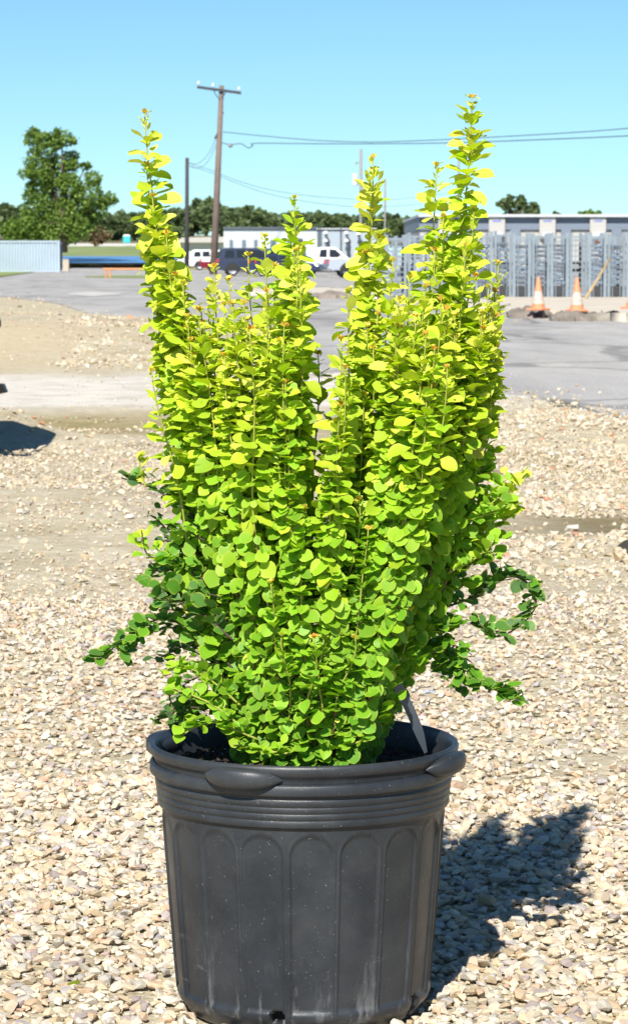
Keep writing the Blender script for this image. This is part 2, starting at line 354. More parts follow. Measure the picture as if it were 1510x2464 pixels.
# ------------------------------------------------------------------ setting: ground
def build_ground():
    ny, nx = 280, 170
    t = np.linspace(0, 1, ny); y = -6 + 9*t/0.28
    y = np.where(t < .42, -3 + (t/.42)*18, 15*np.power(3500/15, np.clip((t-.42)/.58, 0, 1)))
    s = np.linspace(-1, 1, nx); s = np.sign(s)*np.abs(s)**1.7
    Y, S = np.meshgrid(y, s, indexing='ij'); X = S*(4.5 + .9*np.maximum(Y, 0))
    V = np.stack([X, Y, gz(X, Y)], -1).reshape(-1, 3)
    i = np.arange(ny*nx).reshape(ny, nx)
    F = np.stack([i[:-1, :-1], i[:-1, 1:], i[1:, 1:], i[1:, :-1]], -1).reshape(-1, 4)
    return tag(link('ground', np_mesh('ground', V, F, M['ground'], smooth=True)), kind='structure')
ground = build_ground()

def strip(name, near, far, mat, dz, nu=90, nv=14, skirt=0.0, rough=0.0, kind='structure'):
    """sheet between two outlines given where they meet the ground in the photograph"""
    def samp(pl, u):
        L = [0.0]
        for a, b in zip(pl, pl[1:]): L.append(L[-1]+abs(b[0]-a[0])+1e-6)
        x = np.interp(u*L[-1], L, [p[0] for p in pl]); yv = np.interp(u*L[-1], L, [p[1] for p in pl]); return x, yv
    V = []; F = []
    for j in range(nv):
        w = j/(nv-1)
        for i in range(nu):
            u = i/(nu-1); a = samp(near, u); b = samp(far, u)
            g0 = gpt(float(a[0]), float(a[1])); g1 = gpt(float(b[0]), float(b[1]))
            k = (1-w); k = k*k*(.35)+k*.65
            p = g1*(1-k)+g0*k
            if rough and j in (0, nv-1): p += Vector((random.uniform(-1, 1), random.uniform(-1, 1), 0))*rough*(p.y/20)
            V.append((p.x, p.y, float(gslope(p.y))+dz))
    for j in range(nv-1):
        for i in range(nu-1):
            F.append((j*nu+i, j*nu+i+1, (j+1)*nu+i+1, (j+1)*nu+i))
    if skirt:
        b = len(V)
        V += [V[i] for i in range(nu)]
        for i in range(nu): V.append((V[i][0], V[i][1]-skirt*.3, V[i][2]-skirt))
        for i in range(nu-1): F.append((b+nu+i, b+nu+i+1, b+i+1, b+i))
    return tag(mesh_obj(name, V, F, mat, smooth=True), kind=kind)
NEAR = [(-900, 700), (-300, 706), (0, 714), (70, 722), (135, 730), (240, 766), (345, 806), (520, 858), (760, 905), (1000, 938), (1190, 956), (1300, 962), (1395, 984), (1510, 1027), (1700, 1100), (2100, 1260)]
strip('asphalt_road', NEAR,
      [(-900, 676), (-300, 674), (0, 668), (80, 656), (150, 648), (240, 639), (345, 637), (520, 637), (760, 637), (1000, 637), (1190, 637), (1400, 637), (1600, 637), (1800, 637), (2300, 637)], M['asphalt'], .03, 150, 24, skirt=.05)
strip('lawn', [(-900, 676), (-300, 672), (0, 667), (80, 655), (150, 647), (215, 640)], [(-900, 640), (-300, 640), (0, 638), (80, 636), (150, 634), (215, 633)], M['grass'], .05, 50, 6)
strip('grass_verge', [(205, 668), (300, 670), (420, 671)], [(205, 665), (300, 664), (420, 664)], M['grass'], .045, 20, 4)
strip('roadside_grass', [(400, 648), (560, 650), (740, 648)], [(400, 640), (560, 641), (740, 641)], simple('yellowed grass', (.36, .33, .14), .9, var=.3, scale=.5), .045, 20, 4)
strip('dust_patch', [(165, 712), (225, 716), (290, 711)], [(165, 709), (225, 704), (290, 708)], simple('pale dust on asphalt', (.50, .48, .45), .9, var=.25, scale=.8), .04, 20, 4)
# island of tan concrete between the two stretches of asphalt, with a broken dark edge
strip('concrete_island', [(1195, 752), (1240, 760), (1330, 770), (1420, 773), (1520, 779), (1700, 792), (2100, 815)], [(1195, 735), (1240, 727), (1330, 722), (1420, 721), (1520, 720), (1700, 722), (2100, 726)], M['tan_pad'], .17, 60, 8, skirt=.14, rough=.15)
strip('dirt_island', [(600, 712), (745, 715), (860, 719), (960, 726), (1100, 738), (1195, 747)], [(600, 700), (745, 699), (860, 702), (960, 707), (1100, 716), (1195, 728)], M['tan_pad'], .12, 50, 6, skirt=.10, rough=.12)
def slab(px0, px1, py, h, depth, label, seedv):
    rnd = random.Random(seedv); a = gpt(px0, py); b = gpt(px1, py); n = 14
    top = []; V = []; F = []
    for i in range(n):
        u = i/(n-1); p = a.lerp(b, u); th = h*(.55+.45*math.sin(math.pi*min(u*1.1, 1)))*rnd.uniform(.75, 1.2)
        yo = rnd.uniform(-.12, .12)
        V += [(p.x, p.y-depth*.6+yo, p.z-.02), (p.x, p.y-depth*.35+yo, p.z+th*.8), (p.x, p.y+depth*.2, p.z+th+.06), (p.x, p.y+depth, p.z+.10)]
    for i in range(n-1):
        for k in range(3): F.append((i*4+k, (i+1)*4+k, (i+1)*4+k+1, i*4+k+1))
    F.append((0, 1, 2, 3)); F.append(tuple(reversed(range((n-1)*4, n*4))))
    o = mesh_obj('broken_pavement_slab', V, F, M['broken']); return tag(o, label, 'pavement slab', 'broken pavement slabs')
slab(1222, 1335, 768, .17, .9, 'dark lifted pavement slab below the left traffic cone', 1)
slab(1325, 1432, 776, .14, .8, 'low brown pavement slab below the right traffic cone', 2)
slab(742, 862, 720, .16, 1.2, 'brown broken pavement slab beyond the road behind the shrub', 3)

# far bank: pond, grass slope, dusty lane and the rising ground under the wood
def sheet(name, rows, mat, nx=24):
    """rows: list of (px0, px1, py, Y)"""
    V = []; F = []
    for (a, b, py, Y) in rows:
        for i in range(nx): V.append(at(a+(b-a)*i/(nx-1), py, Y))
    for j in range(len(rows)-1):
        for i in range(nx-1): F.append((j*nx+i, j*nx+i+1, (j+1)*nx+i+1, (j+1)*nx+i))
    return tag(mesh_obj(name, V, F, mat, smooth=True), kind='structure')
sheet('pond', [(150, 430, 632, 300), (150, 430, 623, 312), (140, 440, 616, 324)], M['water'])
sheet('grass_bank', [(-800, 560, 617, 325), (-800, 560, 604, 360), (-800, 560, 592, 400)], simple('mown bank grass', (.21, .26, .09), .9, var=.25, scale=.15))
sheet('dusty_lane', [(-800, 560, 592.5, 402), (-800, 560, 585, 425)], M['lane'])
sheet('wood_floor', [(-900, 2400, 586, 428), (-900, 2400, 574, 520), (-900, 2400, 566, 900)], simple('brown underbrush', (.16, .14, .07), .95, var=.4, scale=.1))

# ------------------------------------------------------------------ gravel
def hull_variants(n, npts, flat=.52, seed=3):
    r = np.random.default_rng(seed); out = []
    for _ in range(n):
        p = r.normal(size=(npts, 3)); p /= np.linalg.norm(p, axis=1)[:, None]; p *= r.uniform(.78, 1.0, (npts, 1))
        p *= np.array([1.0, r.uniform(.62, .95), flat*r.uniform(.7, 1.15)])
        bm = bmesh.new(); vs_ = [bm.verts.new(q) for q in p]
        g = bmesh.ops.convex_hull(bm, input=vs_); dead = [e for e in g['geom_interior']+g['geom_unused'] if isinstance(e, bmesh.types.BMVert)]
        if dead: bmesh.ops.delete(bm, geom=list(set(dead)), context='VERTS')
        bmesh.ops.triangulate(bm, faces=bm.faces[:]); bm.verts.index_update()
        out.append((np.array([v.co[:] for v in bm.verts]), np.array([[v.index for v in f.verts] for f in bm.faces]))); bm.free()
    return out
def rotm(yaw, pitch, roll):
    cy, sy, cp, sp, cr, sr = np.cos(yaw), np.sin(yaw), np.cos(pitch), np.sin(pitch), np.cos(roll), np.sin(roll)
    Rm = np.empty((len(yaw), 3, 3))
    Rm[:, 0] = np.stack([cy*cp, cy*sp*sr-sy*cr, cy*sp*cr+sy*sr], -1); Rm[:, 1] = np.stack([sy*cp, sy*sp*sr+cy*cr, sy*sp*cr-cy*sr], -1); Rm[:, 2] = np.stack([-sp, cp*sr, cp*cr], -1)
    return Rm
def instance_mesh(name, variants, vid, pos, Rm, scl, mat, attrs, smooth=False, vattr=None):
    """join copies of small meshes with per-copy point attributes"""
    Vs, Fs, off = [], [], 0; A = {k: [] for k in attrs}; VA = {k: [] for k in (vattr or {})}
    for k, (v, f) in enumerate(variants):
        s = np.nonzero(vid == k)[0]
        if not len(s): continue
        P = np.einsum('nij,nvj->nvi', Rm[s], v[None]*(scl[s][:, None, None] if scl.ndim == 1 else scl[s][:, None, :])) + pos[s][:, None, :]
        n = len(v); Vs.append(P.reshape(-1, 3)); Fs.append((f[None]+(off+np.arange(len(s))*n)[:, None, None]).reshape(-1, f.shape[1])); off += n*len(s)
        for a in attrs: A[a].append(np.repeat(attrs[a][s], n))
        for a in VA: VA[a].append(np.tile(vattr[a][k], len(s)))
    at_ = {a: np.concatenate(A[a]) for a in A}; at_.update({a: np.concatenate(VA[a]) for a in VA})
    return np_mesh(name, np.concatenate(Vs), np.concatenate(Fs), mat, at_, smooth)
STONES = hull_variants(40, 16); FINES = hull_variants(30, 10, .6, 9)
POT_C = np.array([(730-CX)/FPX*4.36, 4.31])
def lnoise(x, y):
    return (np.sin(1.9*x+.8*y+1)+np.sin(-1.1*x+2.3*y)+np.sin(3.7*x+1.2*y+2)*.6+np.sin(.7*x-3.1*y+.5)*.7)/3.3
def scatter(n, y0, y1, wid, s0, s1, pw, thin=0.0):
    y = np.sqrt(rng.uniform(y0**2, y1**2, n)); x = rng.uniform(-1, 1, n)*(wid*y+.12)
    s = s0+(s1-s0)*rng.power(pw, n)
    keep = (np.hypot(x-POT_C[0], y-POT_C[1]) > .175+s*.5)
    keep &= ~((x > .85) & (y > 11.75) & (y < 12.95) & (rng.uniform(size=n) < .85))
    if thin: keep &= rng.uniform(size=n) > thin*sstep(.05, .75, lnoise(x, y))
    return x[keep], y[keep], s[keep]
sx_, sy_, ss_ = [np.concatenate(q) for q in zip(
    scatter(17500, 3.7, 6.2, .165, .0055, .0182, .9, .9), scatter(13000, 3.7, 6.2, .165, .002, .008, .9),
    scatter(16000, 6.2, 9.6, .15, .005, .0170, .95, .75), scatter(9500, 6.2, 10.5, .15, .0025, .0065, 1.0), scatter(15000, 9.6, 17.5, .15, .006, .015, .9, .97), scatter(260, 4.0, 14, .15, .020, .031, .8), scatter(60, 9, 17, .15, .03, .05, .8))]
nS = len(sx_); fine = (ss_ < .0078) | (sy_ > 8.5); vid = np.where(fine, 40+rng.integers(0, 30, nS), rng.integers(0, 40, nS))
sz_ = gz(sx_, sy_) + ss_*rng.uniform(.05, .5, nS) + rng.uniform(0, .005, nS)*(ss_ > .007)
sRm = rotm(rng.uniform(0, 6.28, nS), rng.normal(0, .28, nS), rng.normal(0, .28, nS)); srnd = rng.uniform(size=nS); spos = np.stack([sx_, sy_, sz_], -1)
# the 300 stones that show largest become parts of the ground
ppx = CX+FPX*sx_/sy_; ang = (CAM_H-sz_)/sy_; ppy = CY+FPX*np.tan(np.arctan(ang)-PITCH)
inview = (ppx > 5) & (ppx < 1505) & (ppy < 2455) & ~((np.abs(ppx-730) < 390) & (ppy > 1700))
score = np.where(inview & ~fine, ss_/sy_, 0); big300 = np.argsort(-score)[:300]; rest = np.ones(nS, bool); rest[big300] = False
g = link('gravel', instance_mesh('gravel', STONES+FINES, vid[rest], spos[rest], sRm[rest], ss_[rest], M['stone'], {'rnd': srnd[rest]}))
tag(g, 'loose cream, tan and grey gravel covering the lot around the pot', 'gravel', kind='stuff')
cache = {}
for i in big300:
    key = (int(vid[i]) % 12, int(srnd[i]*10))
    if key not in cache:
        v, f = STONES[key[0]]; cache[key] = np_mesh('stone', v, f, M['stone_big'] if 'stone_big' in M else M['stone'], {'rnd': np.full(len(v), (key[1]+.5)/10)})
    o = link('stone', cache[key], ground); m4 = Matrix.Identity(4)
    for a in range(3):
        for b in range(3): m4[a][b] = float(sRm[i, a, b])*float(ss_[i])
        m4[a][3] = float(spos[i, a])
    o.matrix_local = m4
# rubble further back
def px_scatter(n, x0, x1, y0, y1, s0, s1, pw=.6):
    px = rng.uniform(x0, x1, n); py = rng.uniform(y0, y1, n); P = [gpt(a, b) for a, b in zip(px, py)]
    ok = (py > np.interp(px, [q[0] for q in NEAR], [q[1] for q in NEAR])-rng.exponential(5, n)) | (py < 780) & (px > 600); ok &= ~((px < 150) & (py > 785) & (py < 1000) & (rng.uniform(size=n) < .8))
    P = np.array([p[:] for p in P])[ok]; n = len(P); s = s0+(s1-s0)*(1-rng.power(1/pw, n)); return P, s
def px_edge(n, s0, s1):
    px = rng.uniform(0, 1700, n); py = np.interp(px, [q[0] for q in NEAR], [q[1] for q in NEAR])-rng.exponential(14, n)*np.interp(px, [0, 400, 1500], [.25, .5, 1.4])
    P = np.array([gpt(a, b, .03)[:] for a, b in zip(px, py)]); return P, s0+(s1-s0)*rng.uniform(size=n)**2
rp_, rs_ = [np.concatenate(q) for q in zip(px_scatter(4200, -150, 420, 742, 880, .010, .050, .25), px_scatter(600, -150, 420, 860, 985, .006, .03, .3), px_scatter(420, 120, 420, 760, 890, .02, .09, .3), px_scatter(1500, -200, 500, 1000, 1180, .008, .04, .3),
    px_scatter(4600, 1120, 1720, 985, 1240, .008, .042, .28), px_scatter(1600, 1120, 1620, 935, 1080, .008, .04, .4), px_edge(900, .006, .035), px_scatter(380, 1150, 1600, 1290, 1380, .010, .04, .5), px_scatter(25, 1250, 1600, 1215, 1280, .012, .05, .5), px_scatter(260, 1100, 1700, 748, 776, .02, .1, .5), px_scatter(140, -100, 330, 715, 740, .02, .1, .5), px_scatter(160, 600, 900, 705, 720, .03, .12, .5))]
nb = vid_n = len(rs_); rp_[:, 2] += rs_*.2
g = link('rubble', instance_mesh('rubble', FINES, rng.integers(0, len(FINES), nb), rp_, rotm(rng.uniform(0, 6.28, nb), rng.normal(0, .3, nb), rng.normal(0, .3, nb)), rs_, M['rubble'], {'rnd': rng.uniform(size=nb)}))
tag(g, 'pale broken rubble with bits of brick along the road edge', 'rubble', kind='stuff')

# ------------------------------------------------------------------ pot
POT = Vector((float(POT_C[0]), float(POT_C[1]), 0.004)); ZS = .02; SOIL_Z = .364
def build_pot():
    t = thing('plant_pot', POT, 'large black plastic nursery pot with fluted sides standing on the gravel', 'plant pot')
    NT = 780; zs = []; prof = [(0.0, .006), (.15, .006), (.158, .002), (.172, .001), (.177, .006), (.181, .014), (.1885, .022), (.1915, .032)]
    for k in range(1, 73):
        u = k/72; prof.append((.1900+(.2120-.1900)*u**.92, .032+(.312-.032)*u))
    prof += [(r_, z_+ZS) for r_, z_ in ((.2132, .2925), (.2178, .2935), (.2188, .2950), (.2188, .3030), (.2183, .3038), (.2183, .3050), (.2196, .3058), (.2197, .3130), (.2191, .3138), (.2191, .3150), (.2205, .3158), (.2208, .3225), (.2203, .3233), (.2203, .3245), (.2218, .3253), (.2226, .3345), (.2216, .3355), (.2216, .3385), (.2262, .3400), (.2290, .3415), (.2300, .3440), (.2298, .3550), (.2285, .3570), (.2240, .3580))]
    th = np.linspace(0, 2*np.pi, NT, endpoint=False)             # angle from the side facing the camera, towards +x
    per = 2*np.pi/18; loc = (th-math.radians(3.4)+per/2) % per-per/2
    hw = .150; V = []; holes = [math.radians(a) for a in (-11.5, 60, 132, 204, 276)]
    dark = np.zeros((len(prof), NT), bool)
    for j, (r, z) in enumerate(prof):
        rr = np.full(NT, r)
        if .030 < z < .3122:
            zt = .301; zc = zt-hw*.205
            d = np.abs(loc)*.205-hw*.205 if z < zc else np.hypot(loc*.205, z-zc)-hw*.205      # signed distance to the arch outline
            d = np.maximum(d, .036-z)
            rec = 1-sstep(-.0022, .0022, d); lip = np.exp(-((d-.001)/.0020)**2)
            rr = rr-.0026*rec+.0018*lip
        if .004 < z < .06:
            for h in holes:
                dd = np.hypot(((th-h+np.pi) % (2*np.pi)-np.pi)*.19, z-.026); ins = dd < .0125; rr = np.where(ins, rr-.02, rr); dark[j] |= ins
        rr = rr+.0007*np.sin(3*th+1)
        V.append(np.stack([rr*np.sin(th), -rr*np.cos(th), np.full(NT, z)], -1))
    V = np.concatenate(V); i = np.arange(len(prof)*NT).reshape(len(prof), NT); j = np.roll(i, -1, 1)
    F = np.stack([i[:-1], j[:-1], j[1:], i[1:]], -1).reshape(-1, 4)
    me = np_mesh('body', V, F, M['pot'], smooth=True); me.materials.append(M['hole'])
    dk = (dark[:-1] & dark[1:] & np.roll(dark, -1, 1)[:-1]).ravel(); me.polygons.foreach_set('material_index', dk.astype(np.int32))
    link('body', me, t)
    rim = MB().lathe([(r_, z_+ZS) for r_, z_ in [(.2110, .290), (.2150, .340), (.2180, .362), (.2200, .3740), (.2218, .3815), (.2245, .3852), (.2278, .3860), (.2306, .3842), (.2320, .3805), (.2318, .3760), (.2300, .3715), (.2272, .3680), (.2240, .3655), (.2232, .3600), (.2225, .3560)]], 160)
    rim.build('rim', M['pot'], t, smooth=True)
    for a in (-23, 67, 157, 247):
        m = MB(); V = []; ns, nc = 33, 20; a0 = math.radians(a)
        for s in range(ns):
            u = -1+2*s/(ns-1); w = max(1-abs(u)**2.4, 0); w2 = max(1-abs(u)**5, 0)**.6
            ang_ = a0+u*.275
            for c in range(nc):
                q = 2*math.pi*c/nc; cx, cz = math.cos(q), math.sin(q); sg = lambda v, p: math.copysign(abs(v)**p, v)
                rad = .2270+.0125*w2*sg(cx, .75)*(.3+.7*w)+.0135*w*(.5+.5*cx); zz = .3850+.0165*w2*sg(cz, .7)*(.35+.65*w)+.004*w*max(cx, 0)-.003*w*max(-cx, 0)
                V.append((rad*math.sin(ang_), -rad*math.cos(ang_), zz))
        F = [(s*nc+c, (s+1)*nc+c, (s+1)*nc+(c+1) % nc, s*nc+(c+1) % nc) for s in range(ns-1) for c in range(nc)]
        F += [tuple(range(nc)), tuple(reversed(range((ns-1)*nc, ns*nc)))]
        m.add(V, F).build('handle', M['pot'], t, smooth=True)
    # soil with bark bits and perlite
    n = 60; V = [(0, 0, SOIL_Z+.012)]; F = []
    for r_ in range(1, 14):
        for k in range(n):
            a = 2*math.pi*k/n; r = .2165*r_/13; V.append((r*math.cos(a), r*math.sin(a), SOIL_Z+.012*(1-(r/.2165)**2)+random.uniform(-.003, .003)*(r_ < 13)))
    for k in range(n): F.append((0, 1+k, 1+(k+1) % n))
    for r_ in range(12):
        for k in range(n): F.append((1+r_*n+k, 1+(r_+1)*n+k, 1+(r_+1)*n+(k+1) % n, 1+r_*n+(k+1) % n))
    s = mesh_obj('soil', V, F, M['soil'], t, smooth=False)
    for nm, cnt, s0, s1, mat in (('bark_chips', 1500, .002, .007, M['bark_bit']), ('perlite', 90, .0012, .0034, M['perlite'])):
        r = .208*np.sqrt(rng.uniform(size=cnt)); a = rng.uniform(0, 6.28, cnt); p = np.stack([r*np.cos(a), r*np.sin(a), SOIL_Z+.013*(1-(r/.2165)**2)+.001], -1)
        if nm == 'perlite': p[:45, 0] = -.13+rng.normal(0, .035, 45); p[:45, 1] = -.09+rng.normal(0, .03, 45); p = p[np.hypot(p[:, 0], p[:, 1]) < .205]; cnt = len(p)
        o = link(nm, instance_mesh(nm, FINES, rng.integers(0, 30, cnt), p, rotm(rng.uniform(0, 6.28, cnt), rng.normal(0, .4, cnt), rng.normal(0, .4, cnt)), rng.uniform(s0, s1, cnt), mat, {'rnd': rng.uniform(size=cnt)}), s)
        tag(o, kind='stuff')
    return t
build_pot()

# ------------------------------------------------------------------ shrub
def leaf_variants(n):
    """obovate, cupped leaves of length 1 along x, normal z"""
    out = []; edge = []; r = random.Random(5); rows = 8
    for k in range(n):
        W = r.uniform(.37, .46); cup = r.uniform(-.02, .30); curl = r.uniform(-.15, .50); tip = r.choice((0, 0, .02, .05, .08)); skew = r.uniform(-.05, .05); wav = r.uniform(-.06, .06)
        V = []; E = []
        for i in range(rows):
            u = i/(rows-1); um = .5-.5*math.cos(math.pi*u)*1.0; u = .35*u+.65*um
            w = W*max(math.sin(math.pi*min(u**1.25, 1)), 0)**.5*min(1, .25+1.9*u) if 0 < i < rows-1 else (.035 if i == 0 else .06)
            for c in (-1, 0, 1):
                x = u + (tip if i == rows-1 else 0)*(1 if c == 0 else .6)
                V.append((x, c*w+skew*u*u, cup*abs(c)*w*1.6-curl*u*u*.6+wav*math.sin(7*u)*c)); E.append(abs(c)*1.0 if i < rows-1 else 1.0)
        F = []
        for i in range(rows-1):
            for c in range(2): a = i*3+c; F.append((a, a+3, a+4, a+1))
        out.append((np.array(V), np.array(F))); edge.append(np.array(E))
    return out, edge
LEAVES, LEDGE = leaf_variants(20)
PY = POT.y
shrub = thing('barberry_shrub', (POT.x, POT.y, SOIL_Z), 'dense upright golden green leafy shrub growing in the black pot', 'shrub')
L_pos, L_dir, L_roll, L_size, L_tone, L_stem, L_yng = [], [], [], [], [], [], []
stems = []
def add_leaf(p, az, el, size, tone, si, roll=0.0, yng=0.3):
    L_yng.append(yng)
    L_pos.append(p); L_dir.append((az, el)); L_roll.append(roll); L_size.append(size); L_tone.append(tone); L_stem.append(si)
def add_stem(pts, r0, r1, mat):
    o = MB().tube([Vector(p)-Vector(shrub.location) for p in pts], [r0+(r1-r0)*i/(len(pts)-1) for i in range(len(pts))], 6).build('stem', mat, shrub, smooth=True)
    if mat is M['stem']:
        o.data.materials.append(M['shoot'])
        for f in o.data.polygons: f.material_index = int(f.index > len(pts)*6*random.gauss(.45, .05))
    stems.append(o); return len(stems)-1
def lerp(a, b, t): return a+(b-a)*t
def shoot(tip, base, bow=1.8, step=.0305, size=.026, leafy=(.05, 1.0), tone_hi=.80, tone_lo=.40, side=0.0, dens=1.0, r=.0026):
    """one upright stem carrying whorls of leaves"""
    tip = Vector(tip); base = Vector(base); N_ = 26; ph = random.uniform(0, 6.28); shade = random.gauss(0, .028); wob = random.uniform(.004, .013)
    path = []
    for i in range(N_):
        t = i/(N_-1); k = 1-(1-t)**bow
        p = Vector((lerp(base.x, tip.x, k), lerp(base.y, tip.y, k), lerp(base.z, tip.z, t)))
        p.x += wob*math.sin(ph+t*9)*t*(1-t)*3; p.y += wob*math.cos(ph*1.3+t*8)*t*(1-t)*3; path.append(p)
    Ln = sum((b-a).length for a, b in zip(path, path[1:])); si = add_stem(path, r, .0009, M['stem'])
    d = Ln*leafy[0]; az = random.uniform(0, 6.28)
    while d < Ln*leafy[1]:
        t = d/Ln; f = t*(N_-1); i = min(int(f), N_-2); p = path[i].lerp(path[i+1], f-i)
        left = Ln-d                                             # distance to the growing tip
        young = max(0.0, 1-left/.11); mature = min(left/.55, 1)
        n = max(3, int(round((random.choice((5, 6, 6, 7)) if left > .04 else 4)*dens)))
        sz = size*(1-.55*young**1.6)*(1 if left > .03 else .6)*(.92 if p.z < .55 else 1)
        y2 = max(0.0, 1-left/.28); el0 = lerp(R(-44), R(30), y2**.8)+R(12)*young
        hz = (p.z-.34)/.75
        tone = lerp(tone_lo, tone_hi, min(max(hz, 0), 1)**1.1*.55+.45*max(0, 1-left/.45)) + shade + random.gauss(0, .03)
        lean_ = random.gauss(0, R(9)); gap = random.random() < .05 and left > .1
        for q in range(n):
            if gap and q % 2: continue
            a = az+q*2*math.pi/n+random.gauss(0, .22); s = sz*random.choice((1.22, 1.08, 1.0, .9, .75, .55))*random.uniform(.88, 1.12)
            el = el0+lean_+random.gauss(0, R(17)); off = Vector((math.cos(a), math.sin(a), 0))*.0025+Vector((0, 0, random.uniform(-.006, .006)))
            tn = tone+random.gauss(0, .035)+(.03 if s > sz else -.02)
            if random.random() < .006: tn = .93
            add_leaf(p+off, a, el, s*(1+.12*y2), min(tn, .86), si, random.gauss(0, .3), y2)
        az += 2.399; d += step*random.uniform(.8, 1.2)*(1-.45*young)
    tp = path[-1]; up = (path[-1]-path[-3]).normalized()
    for q in range(7):
        a = q*.9+random.uniform(0, .5); add_leaf(tp-up*.002, a, R(random.uniform(35, 75)), random.uniform(.006, .010), random.choice((.98, .93, .9, .86)), si)
def base_pt(px, dy):
    """foot of a stem in the soil, drawn in towards the middle of the pot"""
    a = random.uniform(0, 6.28); x = POT.x+(px-735)/FPX*4.3*.31+random.uniform(-.018, .018)
    return Vector((max(min(x, POT.x+.078), POT.x-.085), PY+max(min(dy*.45, .085), -.085)+random.uniform(-.02, .02), SOIL_Z+.006))
def tipP(px, py, dy): return at(px, py, PY+dy)
# stems whose tips can be told apart against the sky or the yard: (px, py, depth)
TIPS = [(348, 270, .0, 1.0), (708, 475, -.06, 1.0), (637, 568, -.10, .9), (597, 612, -.05, .9), (515, 642, -.02, .9), (550, 672, -.08, .9), (415, 590, .03, .9), (440, 682, -.05, .9), (840, 697, -.13, .9),
        (897, 378, .02, .9), (945, 627, -.05, .9), (1050, 397, .02, .9), (1135, 232, .02, 1.0), (1198, 632, .05, .9), (1022, 690, -.12, .9), (985, 666, -.10, .9), (880, 668, .02, .9), (1142, 662, -.02, .9),
        (1075, 884, -.19, .9), (365, 892, -.07, .8), (660, 640, .06, .9), (475, 742, -.10, .9), (690, 610, .1, .9), (1160, 775, -.06, .9), (1090, 640, .08, .9), (560, 730, -.14, .9), (960, 720, -.16, .9), (1000, 760, -.15, .9),
        (820, 815, -.17, .9), (765, 850, .08, .9), (640, 700, -.16, .9), (720, 650, -.14, .95), (600, 790, -.19, .9), (420, 660, -.03, 1.0), (390, 740, .05, .9), (500, 700, .08, .9), (1190, 760, .0, .9), (1060, 720, -.14, .9), (900, 740, .12, .9), (860, 820, .12, .9),
        (352, 395, .02, .8), (366, 470, -.02, .9), (384, 520, .02, .9), (352, 560, .0, .9), (400, 560, -.03, .9), (372, 620, .03, .9), (1122, 430, .04, .8), (1140, 500, .0, .9), (1098, 540, .03, .9), (1066, 520, .0, .9), (1120, 590, -.04, .9), (1045, 600, -.03, .9),
        (890, 510, .04, .8), (908, 570, .0, .9), (880, 610, .02, .9), (700, 560, -.04, .8), (716, 600, -.09, .9), (690, 640, -.02, .9), (1190, 700, .03, .9), (1175, 690, -.03, .9)]
for (px, py, dy, den) in TIPS:
    shoot(tipP(px, py, dy), base_pt(px, dy), bow=1.22 if px < 560 else 1.5, dens=den, size=.0300 if py < 500 else .0255, step=.0185 if py < 500 else .0225)
ctop = [(370, 720), (420, 690), (470, 720), (545, 730), (600, 720), (650, 720), (725, 740), (770, 930), (805, 850), (880, 760), (950, 720), (1020, 740), (1080, 720), (1150, 720), (1205, 780)]
COLS = [(405, .0), (452, -.06), (500, .05), (548, -.13), (600, -.07), (640, .09), (682, -.17), (712, -.08), (700, .10), (822, -.17), (868, .07), (892, -.09), (948, -.14), (1000, -.05), (1032, -.17), (1080, -.10), (1108, .07), (1150, -.05), (1185, .02), (960, .12)]
for (cx_, cd_) in COLS:                                         # several shoots rise close together in each column
    for k in range(5):
        px = cx_+random.uniform(-17, 17); dy = cd_+random.uniform(-.035, .035); cy = np.interp(px, [c[0] for c in ctop], [c[1] for c in ctop])
        py = cy+abs(random.gauss(0, 95))+(50 if dy < -.1 else 0)
        shoot(tipP(px, py, dy), base_pt(px, dy), bow=random.uniform(1.15, 1.4) if px < 560 else random.uniform(1.35, 1.7), size=random.uniform(.0212, .0258), step=.0235, tone_lo=random.uniform(.33, .46))
for k in range(26):                                             # shorter shoots low on the front and flanks
    a = random.uniform(-1, 1); px = 735+a*(250 if a < 0 else 310); dy = -.19*math.sqrt(max(1-a*a, 0))+random.uniform(0, .06); py = random.uniform(1150, 1560)
    shoot(tipP(px, py, dy), base_pt(px*.7+220, dy), bow=1.5, size=.0225, step=.022, tone_hi=.60, tone_lo=.38)
